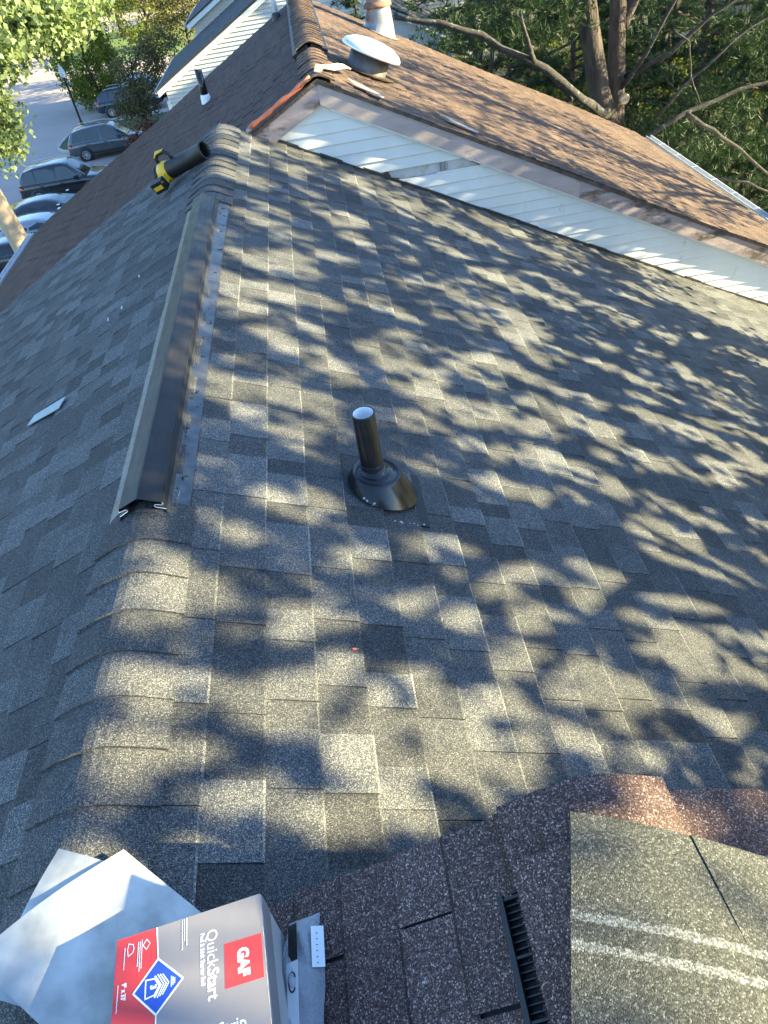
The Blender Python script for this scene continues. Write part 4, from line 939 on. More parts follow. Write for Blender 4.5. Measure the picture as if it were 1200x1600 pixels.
# unseen trees over the sunny side dapple the roofs; their leaves are cut away to place FLECKS,
# the sun flecks (x, y, half length down the slope, half length along the ridge) wanted on the grey roof
FLECKS = [(-0.70, 5.61, 0.09, 0.23), (-0.72, 6.17, 0.08, 0.11), (-0.52, 6.47, 0.06, 0.19), (-0.23, 6.61, 0.07, 0.12), (-0.09, 6.63, 0.07, 0.10), (-0.22, 6.11, 0.07, 0.15), (-0.50, 5.53, 0.09, 0.12), (-0.10, 5.76, 0.08, 0.15), (-0.36, 5.05, 0.08, 0.08), (0.36, 6.21, 0.14, 0.19), (0.02, 5.34, 0.17, 0.13), (0.08, 5.16, 0.09, 0.10), (-0.51, 4.76, 0.07, 0.09), (-0.36, 4.71, 0.07, 0.12), (0.17, 4.96, 0.07, 0.07), (-0.23, 4.24, 0.07, 0.15), (-0.35, 4.18, 0.08, 0.10), (-0.50, 4.10, 0.07, 0.08), (-0.07, 4.49, 0.06, 0.09), (-0.37, 3.76, 0.10, 0.12), (-0.51, 3.68, 0.06, 0.08), (-0.62, 3.71, 0.05, 0.10), (-0.22, 3.75, 0.07, 0.08), (0.15, 3.97, 0.10, 0.09), (-0.51, 3.47, 0.06, 0.06), (-0.08, 3.76, 0.06, 0.07), (0.71, 6.10, 0.15, 0.29), (0.45, 5.26, 0.08, 0.07), (0.78, 5.55, 0.11, 0.10), (1.05, 6.03, 0.12, 0.16), (1.19, 5.90, 0.12, 0.13), (1.56, 6.48, 0.20, 0.21), (1.37, 5.68, 0.13, 0.12), (0.89, 5.30, 0.09, 0.09), (1.51, 5.48, 0.16, 0.11), (1.11, 5.16, 0.15, 0.13), (1.35, 4.98, 0.24, 0.12), (1.54, 4.93, 0.15, 0.10), (1.99, 5.82, 0.10, 0.09), (1.96, 6.11, 0.13, 0.12), (0.47, 4.88, 0.06, 0.11), (0.33, 3.89, 0.08, 0.08), (0.58, 4.08, 0.07, 0.07), (0.78, 4.50, 0.05, 0.06), (0.84, 4.13, 0.07, 0.04), (1.22, 4.41, 0.13, 0.07), (1.25, 4.26, 0.12, 0.08), (0.34, 3.57, 0.09, 0.06), (1.13, 3.84, 0.09, 0.09), (1.38, 4.01, 0.09, 0.04), (1.11, 4.09, 0.11, 0.05), (0.21, 3.27, 0.11, 0.15), (0.35, 3.21, 0.11, 0.10), (0.65, 3.35, 0.11, 0.08), (0.96, 3.50, 0.24, 0.10), (2.15, 5.43, 0.16, 0.05), (2.53, 5.46, 0.15, 0.12), (2.87, 5.88, 0.19, 0.10), (3.58, 5.99, 0.43, 0.22), (3.71, 5.73, 0.31, 0.14), (2.12, 5.10, 0.07, 0.05), (2.43, 4.94, 0.19, 0.10), (3.03, 5.09, 0.15, 0.09), (3.42, 4.99, 0.24, 0.10), (2.58, 4.79, 0.12, 0.07), (2.29, 4.35, 0.13, 0.07), (2.41, 4.30, 0.08, 0.04), (1.80, 3.91, 0.17, 0.07), (1.89, 4.31, 0.07, 0.04), (1.92, 3.80, 0.08, 0.03), (2.08, 3.73, 0.08, 0.04), (2.49, 4.15, 0.09, 0.03), (3.00, 4.46, 0.09, 0.04), (2.45, 3.85, 0.08, 0.03), (1.35, 3.37, 0.11, 0.07), (1.86, 3.59, 0.08, 0.05), (1.78, 3.38, 0.13, 0.06), (2.29, 3.47, 0.14, 0.05), (2.17, 3.25, 0.19, 0.10), (2.61, 3.50, 0.10, 0.03), (1.30, 3.08, 0.12, 0.10), (1.36, 2.95, 0.13, 0.05), (1.65, 2.82, 0.16, 0.09), (2.04, 2.96, 0.13, 0.07), (2.35, 3.08, 0.09, 0.09), (2.00, 2.81, 0.07, 0.05), (1.08, 2.55, 0.13, 0.07), (1.30, 2.75, 0.11, 0.04), (1.34, 2.44, 0.15, 0.06), (1.48, 2.42, 0.13, 0.06), (1.29, 2.26, 0.10, 0.06), (2.02, 2.45, 0.05, 0.04), (0.40, 2.96, 0.16, 0.13), (0.62, 2.90, 0.14, 0.08), (0.86, 2.96, 0.16, 0.08), (1.06, 3.15, 0.14, 0.09), (1.20, 3.04, 0.11, 0.08), (0.24, 2.70, 0.06, 0.06), (0.44, 2.64, 0.09, 0.06), (0.61, 2.60, 0.08, 0.06), (0.77, 2.57, 0.09, 0.07), (0.97, 2.64, 0.13, 0.06), (0.29, 2.37, 0.13, 0.05), (0.35, 2.28, 0.06, 0.02), (0.65, 2.33, 0.09, 0.06), (0.89, 2.34, 0.09, 0.05), (0.99, 2.52, 0.08, 0.05), (0.61, 2.07, 0.06, 0.04), (0.21, 1.89, 0.05, 0.04), (0.45, 1.82, 0.12, 0.06), (0.14, 1.79, 0.07, 0.05), (0.85, 1.91, 0.04, 0.04), (-0.36, 3.18, 0.08, 0.09), (-0.21, 3.14, 0.08, 0.08), (-0.08, 3.02, 0.06, 0.08), (-0.22, 3.43, 0.06, 0.07), (-0.64, 2.54, 0.06, 0.05), (-0.49, 2.65, 0.08, 0.06), (-0.36, 2.78, 0.05, 0.05), (-0.22, 2.64, 0.07, 0.07), (-0.46, 2.44, 0.06, 0.06), (-0.36, 2.40, 0.07, 0.06), (-0.22, 2.39, 0.06, 0.02), (-0.62, 2.16, 0.05, 0.06), (-0.22, 2.24, 0.05, 0.03), (-0.35, 2.09, 0.06, 0.02), (-0.50, 1.99, 0.06, 0.04), (-0.37, 1.93, 0.07, 0.04), (-0.22, 1.93, 0.06, 0.07), (-0.52, 1.78, 0.06, 0.04), (-0.23, 2.05, 0.05, 0.03), (-0.75, 1.54, 0.07, 0.05), (-0.59, 1.50, 0.07, 0.07), (-0.73, 1.40, 0.07, 0.04), (-0.52, 1.76, 0.07, 0.05), (-0.34, 1.90, 0.06, 0.06), (-0.35, 1.37, 0.06, 0.08), (-0.70, 1.10, 0.11, 0.06), (-0.47, 1.07, 0.08, 0.06), (-0.35, 1.10, 0.06, 0.09), (-0.77, 0.94, 0.07, 0.04), (-0.61, 0.92, 0.05, 0.03), (-0.09, 1.73, 0.05, 0.06), (-0.24, 1.39, 0.04, 0.05), (-0.20, 1.19, 0.08, 0.09), (0.07, 1.54, 0.06, 0.05), (0.18, 1.46, 0.07, 0.05), (0.11, 1.17, 0.08, 0.05), (-0.06, 1.07, 0.08, 0.05), (-0.19, 0.95, 0.08, 0.06), (-0.09, 0.92, 0.07, 0.06), (0.06, 0.91, 0.08, 0.06), (-0.26, 1.01, 0.05, 0.04), (0.44, 1.78, 0.09, 0.06), (0.39, 1.64, 0.13, 0.07), (0.45, 1.50, 0.08, 0.04), (0.90, 1.87, 0.12, 0.07), (1.02, 1.84, 0.09, 0.05), (1.33, 2.19, 0.15, 0.08), (1.35, 2.02, 0.11, 0.07), (1.23, 1.75, 0.15, 0.06), (0.77, 1.66, 0.09, 0.05), (0.55, 1.38, 0.12, 0.06), (1.12, 1.54, 0.11, 0.06), (1.16, 1.43, 0.14, 0.07), (0.45, 1.26, 0.11, 0.06), (0.62, 1.20, 0.10, 0.05), (1.07, 1.18, 0.13, 0.05), (0.23, 1.09, 0.08, 0.10), (0.22, 0.96, 0.10, 0.07), (0.45, 1.04, 0.08, 0.04), (1.60, 1.95, 0.10, 0.05), (1.40, 1.61, 0.11, 0.04), (0.73, 1.25, 0.08, 0.04), (-0.38, 0.78, 0.12, 0.04), (-0.13, 0.81, 0.10, 0.04), (-0.53, 0.68, 0.08, 0.04), (-0.81, 0.59, 0.07, 0.06), (-0.84, 0.59, 0.04, 0.07), (-0.77, 0.52, 0.06, 0.05), (-0.63, 0.60, 0.05, 0.04), (-0.60, 0.56, 0.07, 0.04), (-0.58, 0.50, 0.07, 0.07), (-0.67, 0.35, 0.11, 0.05), (-0.62, 0.35, 0.08, 0.06), (-0.61, 0.64, 0.15, 0.02)]
FK = np.array(FLECKS)
def cut_for_flecks(P, r):
    s_ = np.array(SDIR); k = (.5*(P[:, 0]-XB)+P[:, 2]-(ZB+.012))/(.5*s_[0]+s_[2]); Q = P-k[:, None]*s_
    qx = Q[:, 0]+.035*np.sin(17*Q[:, 1]+9*Q[:, 0])+.02*np.sin(41*Q[:, 1]-23*Q[:, 0]); qy = Q[:, 1]+.022*np.sin(13*Q[:, 0]+5*Q[:, 1])+.012*np.sin(37*Q[:, 0]+19*Q[:, 1])
    hit = np.zeros(len(P), bool)
    for fx, fy, ax_, by_ in FLECKS:
        hit |= ((qx-fx)/(ax_*1.50+.02))**2+((qy-fy+.20*(qx-fx))/(by_*1.16+.014))**2 < 1
    return (hit & (r.uniform(size=len(P)) < .955)) | (r.uniform(size=len(P)) < .06)
def shade_tree(base, top, crowns, label, seed, per, size, sig, gaps=True):
    r = np.random.default_rng(seed); t = make_tree('oak_tree', base, label, 'tree', 'trees on the sunny side of the row')
    C = np.concatenate([ellipsoid_pts(c, rad, n, r, .15) for c, rad, n in crowns])
    V, F, tone = leaf_cloud(C, sig, per, size, r, .3, .66)
    if gaps:
        keep = ~cut_for_flecks(V.reshape(-1, 4, 3).mean(1), r); V = V.reshape(-1, 4, 3)[keep].reshape(-1, 3); tone = tone.reshape(-1, 4)[keep].ravel(); F = np.arange(len(V)).reshape(-1, 4)
    link('crown', np_mesh('crown', V, F, tone), 'leaf_yellow', t)
    trunk = crooked(base, top, 6, .012, r); mb = MB(); mb.tube(trunk, list(np.linspace(.24, .07, 7)), 12, wob=.05); limbs(mb, trunk, .2, C[r.permutation(len(C))[:26]], r, .045)
    mb.build('trunk', 'bark', t, True); return t
shade_tree((8.0, 0.6, 0), (7.7, 0.8, H+2.6), [((7.2, .6, H-.7), (1.5, 2.3, 2.5), 640)], 'leafy oak on the sunny side shading the near brown ridge', 11, 36, .115, (.13, .13, .11))
shade_tree((8.3, 4.6, 0), (8.0, 4.4, H+2.8), [((7.5, 3.9, H-.8), (1.5, 2.5, 2.6), 660)], 'leafy oak on the sunny side shading the black vent pipe', 12, 36, .115, (.13, .13, .11))
shade_tree((10.4, 8.0, 0), (10.4, 7.8, H+2.4), [((10.0, 7.6, H-.3), (1.7, 2.9, 2.4), 250)], 'thin leafy oak on the sunny side shading the brown roof', 13, 18, .12, (.36, .09, .06), False)

# the twin-trunk pine behind the brown roof with its lichen limbs
r_ = np.random.default_rng(5)
tp = make_tree('pine_tree', (6.0, 15, 0), 'twin trunked pine with lichen covered limbs behind the brown roof', 'tree')
MB().tube([(6.05, 15, 0), (6.0, 15, H-6), (5.93, 15, H-4.6), (5.66, 15, H-3.9), (5.42, 15, H-3.0), (5.24, 15, H-2.2), (5.05, 15.05, H), (4.9, 15.1, H+2.5)], [.32, .27, .22, .20, .19, .18, .15, .08], 16, wob=.04).build('trunk', 'bark', tp, True)
MB().tube([(6.25, 15.2, 0), (6.2, 15.2, H-6), (6.1, 15.2, H-4.4), (6.02, 15.2, H-3.4), (5.95, 15.2, H-2.4), (5.95, 15.2, H), (6.0, 15.2, H+3)], [.25, .22, .18, .165, .15, .12, .06], 16, wob=.04).build('trunk', 'bark', tp, True)
def limb(pts, r0, r1, mat='lichen', wob=.12):
    P = []
    for a, b in zip(pts[:-1], pts[1:]): P += crooked(a, b, 3, .02, r_)[:-1]
    P.append(np.array(pts[-1])); MB().tube(P, list(np.linspace(r0, r1, len(P))), 9, wob=wob).build('branch', mat, tp, True)
limb([(5.85, 14.9, H-4.3), (4.85, 13.7, H-3.60), (4.1, 13.5, H-2.98), (3.0, 13.5, H-2.32), (2.3, 13.5, H-2.05), (1.6, 13.7, H-1.9)], .085, .035)
limb([(3.9, 13.5, H-2.85), (3.75, 13.4, H-2.5), (3.6, 13.3, H-2.1)], .05, .02)
limb([(6.1, 15, H-4.9), (6.1, 13.8, H-4.55), (6.45, 13.5, H-4.18), (7.08, 13.5, H-4.0), (7.7, 13.5, H-3.84), (8.3, 13.5, H-3.80), (9.4, 13.4, H-3.9)], .055, .022)
limb([(6.75, 13.5, H-4.08), (7.3, 13.4, H-4.42), (7.9, 13.4, H-4.85), (8.7, 13.4, H-5.5), (9.5, 13.4, H-6.2)], .045, .018)
limb([(7.2, 14.6, H-6.0), (7.6, 13.5, H-5.35), (8.2, 13.4, H-5.5), (8.9, 13.3, H-5.9)], .04, .015)
limb([(6.1, 15.1, H-3.9), (6.35, 14.6, H-3.25), (6.6, 14.4, H-2.6), (7.0, 14.3, H-1.9)], .05, .02)
limb([(6.2, 15.1, H-3.7), (6.7, 14.4, H-3.3), (7.3, 14.2, H-2.75), (8.2, 14.1, H-2.3)], .055, .018)
limb([(6.5, 14.2, H-4.3), (7.0, 13.9, H-3.6), (7.6, 13.8, H-3.1), (8.6, 13.8, H-2.75)], .035, .012)
limb([(6.35, 13.6, H-2.75), (6.62, 13.5, H-2.95), (6.75, 13.5, H-3.5), (7.0, 13.5, H-3.95)], .018, .010, 'lichen', .05)
limb([(6.1, 15.2, H-2.9), (6.35, 15.3, H-2.3), (6.8, 15.4, H-1.6)], .11, .06, 'bark')
MB().lathe([(.012, .0), (.085, .005), (.10, -.02), (.10, -.07)], (6.10, 15.0-.22, H-4.02), np.array([[1, 0, 0], [0, 0, 1], [0, -1, 0]]), 16).build('cut_stub', 'bark_pale', tp)
C = np.concatenate([ellipsoid_pts((5.5, 16, H+.4), (3.4, 2.6, 1.9), 150, r_), ellipsoid_pts((8.0, 15.6, H-2.6), (2.0, 1.6, .9), 46, r_), ellipsoid_pts((2.6, 14.4, H-1.45), (1.6, 1.0, .45), 40, r_), ellipsoid_pts((8.6, 14.9, H-5.6), (1.3, 1.2, .8), 40, r_), ellipsoid_pts((3.7, 14.5, H-2.35), (1.7, .7, .45), 46, r_), ellipsoid_pts((7.5, 14.5, H-4.6), (1.3, .7, .7), 44, r_), ellipsoid_pts((9.0, 14.4, H-3.4), (1.0, .8, .8), 34, r_)])
V, F, t = needle_cloud(C, unit(r_.normal(size=(len(C), 3))*.6+np.array([0, 0, .3])), (.22, .22, .08), 14, 10, .19, .007, r_)
link('crown', np_mesh('crown', V, F, t), 'needle', tp)

pm = [pine_meshes(21, 11.5, 3.4, 62, 1.2), pine_meshes(22, 12.5, 3.8, 66, 1.0), pine_meshes(23, 10.5, 3.2, 58, .8)]
plab = 'dark green pine with drooping needle sprays in the wood beyond the brown roof'
for i, (x, y, sc) in enumerate([(14.6, 16.4, 1.1), (18.4, 18.2, 1.2), (21.6, 22.0, 1.2), (25.6, 26.4, 1.2), (11.8, 16.2, .9), (6.9, 17.6, .82), (13.4, 23.2, 1.1), (8.2, 28.2, 1.1), (29, 36, 1.2), (31, 48, 1.2), (16, 44, 1.1), (2.7, 16.6, .74), (4.4, 17.4, .80), (9.4, 18.6, 1.0), (12.6, 20.6, .98), (7.0, 20.6, .92), (3.9, 19.0, .80), (10.6, 25.0, 1.0), (16.2, 23.4, 1.0), (5.6, 26.5, 1.0), (1.8, 23.8, .85), (19.5, 28.6, 1.0),
                               (14.2, 30.5, 1.05), (8.6, 33.0, 1.0), (23.6, 32.0, 1.0), (12.0, 40.0, 1.1), (20.0, 46.0, 1.1), (17.0, 37.5, 1.0), (27.5, 42.0, 1.1)]):
    place_pine(pm[i % 3], x, y, i*1.7, sc, plab, 'pines beyond the brown roof')
# sunlit young broadleaf trees between the pines
for i, (x, y, h, rr, sd) in enumerate([(8.2, 23.5, 6.4, 1.9, 31), (13.6, 25.8, 5.6, 2.2, 32), (4.2, 29.5, 7.2, 2.3, 33), (17.6, 27.0, 5.0, 2.2, 34), (10.8, 37.0, 6.5, 2.8, 35), (24.0, 36.0, 5.4, 2.6, 36), (17.5, 52.0, 7, 3.4, 37), (28, 56, 7.5, 4, 38), (9, 60, 8.5, 4.2, 39)]):
    broadleaf('young_maple', (x, y, 0), crooked((x, y, 0), (x+.2, y, h*.95), 5, .01, np.random.default_rng(sd)), .10, [((x, y, h*.62), (rr, rr, h*.36), 120)], 26, .15, (.30, .30, .18), 'leaf_yellow',
              'sunlit yellow green young tree among the pines', 'young broadleaf trees among the pines', sd, nl=14)
# ---- left side
def lit_top(zc, k=1.0): return lambda C, r: np.clip(.35+.3*r.uniform(-1, 1, len(C)), 0, 1)
broadleaf('maple_tree', (-6.95, 16, 0), [(-6.85, 16, 0), (-6.82, 16, 3), (-6.84, 16, H-5.2), (-6.92, 16.05, H-4.2), (-7.2, 16.4, H-2.8), (-7.3, 17, H-1.0), (-7.2, 17.6, H+1.5)], .27,
          [((-7.2, 19.4, H-1.45), (2.0, 2.2, 1.15), 330), ((-7.75, 19.6, H-3.2), (.66, .9, 1.15), 120), ((-5.6, 20.8, H-1.55), (1.15, 1.4, .75), 130), ((-8, 18, H+1.6), (3, 3, 2), 200)], 26, .15, (.18, .18, .16), 'leaf_bright',
          'broad maple with bright drooping leaves and a pale sunlit trunk beside the eave', None, 41, 'bark_pale', up=.8, nl=0, aspect=.7, droop=.5)
def column_crown():
    r = np.random.default_rng(42); n = 640; z = r.uniform(.5, 8.4, n); a = r.uniform(0, 6.283, n)
    rad = np.interp(z, [.4, 1.2, 3.0, 5.4, 7.2, 8.5], [.9, 1.9, 2.5, 2.3, 1.4, .15])*np.sqrt(r.uniform(.25, 1, n))*r.uniform(.85, 1.08, n)
    return np.stack([-15.5+rad*np.cos(a), 60.6+rad*np.sin(a), z], 1)
ct = make_tree('hornbeam_tree', (-15.5, 60.6, 0), 'dense egg shaped tree with a sunlit top beside the street lamp', 'tree'); rr_ = np.random.default_rng(43); C = column_crown()
V, F, t = leaf_cloud(C, (.16, .16, .30), 40, .20, rr_, .2, .45, droop=-.8); link('crown', np_mesh('crown', V, F, t), 'leaf_column', ct)
mb = MB(); tk = crooked((-15.5, 60.6, 0), (-15.4, 60.6, 7.6), 5, .01, rr_); mb.tube(tk, list(np.linspace(.16, .04, 6)), 8); limbs(mb, tk, .1, C[::20], rr_, .03); mb.build('trunk', 'bark', ct, True)
broadleaf('crape_myrtle', (-9.9, 46.2, 0), crooked((-9.9, 46.2, 0), (-9.4, 46.2, 4.5), 5, .02, np.random.default_rng(51)), .12,
          [((-9.0, 46.2, 4.05), (1.55, 1.5, 1.25), 95), ((-10.0, 46.2, 2.5), (1.25, 1.4, .9), 70), ((-7.7, 46.5, 5.0), (1.0, 1.2, .7), 45)], 34, .15, (.26, .26, .18), 'leaf_olive', 'bronze and olive leaved small tree in front of the parked cars', None, 51, nl=24)
broadleaf('red_shrub', (-8.9, 43.4, 0), crooked((-8.9, 43.4, 0), (-8.9, 43.4, 1.7), 3, .03, np.random.default_rng(52)), .05,
          [((-9.2, 43.4, 1.25), (1.25, 1.0, .95), 90)], 30, .13, (.20, .20, .16), 'leaf_red', 'red leaved shrub growing at the nose of the grey car', None, 52, nl=16, cat='shrub')
for i, (x, y, z, rx, rz, n, mat, nm, lab_) in enumerate([
        (-12.6, 72, 5.0, 3.2, 3.6, 170, 'leaf_yellow', 'shade_tree', 'yellow green tree standing behind the egg shaped tree'),
        (-8.6, 66, 5.2, 2.6, 3.2, 150, 'leaf_olive', 'shade_tree', 'russet tinged tree behind the bronze leaved tree'),
        (-6.6, 84, 6.0, 3.2, 5.0, 150, 'evergreen', 'evergreen_tree', 'dark evergreen standing left of the far house gable'),
        (-10.5, 96, 6.0, 3.4, 5.2, 150, 'evergreen', 'evergreen_tree', 'dark evergreen behind the yellow green tree'),
        (-19.5, 96, 6.2, 4.4, 4.2, 170, 'leaf_yellow', 'shade_tree', 'bright spreading tree on the grass island'),
        (-30.5, 108, 7.5, 5.4, 5.0, 180, 'leaf_bright', 'shade_tree', 'large pale green tree across the far road'),
        (-40.0, 112, 8.5, 7.0, 6.0, 200, 'leaf_yellow', 'shade_tree', 'wide yellow green tree behind the maple'),
        (-2.2, 104, 7.0, 4.6, 6.0, 170, 'leaf_yellow', 'shade_tree', 'yellow tree far behind the row of houses'),
        (-13.5, 124, 8.0, 6.0, 7.0, 180, 'leaf_olive', 'shade_tree', 'dull olive tree at the end of the street'),
        (-24.5, 134, 8.0, 6.5, 7.0, 190, 'leaf_yellow', 'shade_tree', 'light green tree closing the street'),
        (2.5, 128, 8.0, 7.0, 7.0, 170, 'evergreen', 'evergreen_tree', 'tall dark evergreen behind the far roofs')]):
    sg = .13*rx
    broadleaf(nm, (x, y, 0), crooked((x, y, 0), (x+.3, y, z+rz*.5), 5, .012, np.random.default_rng(60+i)), .06*rx, [((x, y, z), (rx, rx, rz), n)], 30, .085*rx if rx < 4 else .07*rx, (sg, sg, sg*.7), mat, lab_, None, 60+i, nl=22)

# a closing belt of far wood, too far to tell trees apart
r_ = np.random.default_rng(77); C = []
for k in range(1600):
    a = r_.uniform(-1.1, 1.15); d = r_.uniform(150, 240); C.append((d*math.sin(a), d*math.cos(a), r_.uniform(1, 24)))
V, F, t = leaf_cloud(np.array(C), (3.0, 3.0, 2.2), 34, 1.3, r_, .5, .7); fw = link('far_wood', np_mesh('far_wood', V, F, t), 'leaf_column'); fw['kind'] = 'stuff'
# undergrowth below the pines
C = np.stack([r_.uniform(0, 40, 1500), r_.uniform(14, 70, 1500), np.abs(r_.normal(size=1500))*.6+.1], 1)
V, F, t = leaf_cloud(C, (.35, .35, .2), 22, .17, r_, .8, .6); ug = link('undergrowth', np_mesh('undergrowth', V, F, t), 'leaf_olive'); ug['kind'] = 'stuff'

# ------------------------------------------------------------------ street furniture
lp = empty('street_lamp', (-15.5, 54, .13), 'black post lamp with a clear acorn globe on the planting island', 'street lamp')
MB().lathe([(.16, 0), (.16, .08), (.11, .14), (.10, .5), (.080, .58), (.070, 1.0), (.060, 2.85), (.08, 2.87), (.07, 2.92), (.05, 2.95), (.10, 3.05), (.10, 3.10)], (-15.5, 54, .13), None, 16).build('post', 'black_matte', lp, True)
M['globe'], n_, l_, b_ = new_mat('clear_globe'); l_.new(ramp(n_, l_, noise(n_, l_, 20, 2, position(n_)), [(0.3, (.75, .78, .8)), (.7, (.9, .92, .93))]), b_.inputs['Base Color']); b_.inputs['Roughness'].default_value = .15; b_.inputs['Transmission Weight'].default_value = .55
MB().lathe([(.10, 3.10), (.17, 3.22), (.19, 3.36), (.16, 3.52), (.10, 3.62)], (-15.5, 54, .13), None, 18).build('globe', 'globe', lp, True)
MB().lathe([(.10, 3.62), (.12, 3.64), (.05, 3.72), (.02, 3.80), (.03, 3.84), (.002, 3.90)], (-15.5, 54, .13), None, 14).build('finial', 'globe', lp, True)
sg = empty('road_sign', (-25.2, 87.2, .12), 'small yellow sign on a post at the grass island', 'sign')
MB().tube([(-25.2, 87.2, 0), (-25.2, 87.2, 2.0)], .05, 8).build('post', 'galv_old', sg)
MB().prism([(-25.2+.42*math.cos(math.pi/4*k*2), 87.13, 1.55+.42*math.sin(math.pi/4*k*2)) for k in range(4)], (0, .02, 0)).build('panel', 'yellow', sg)

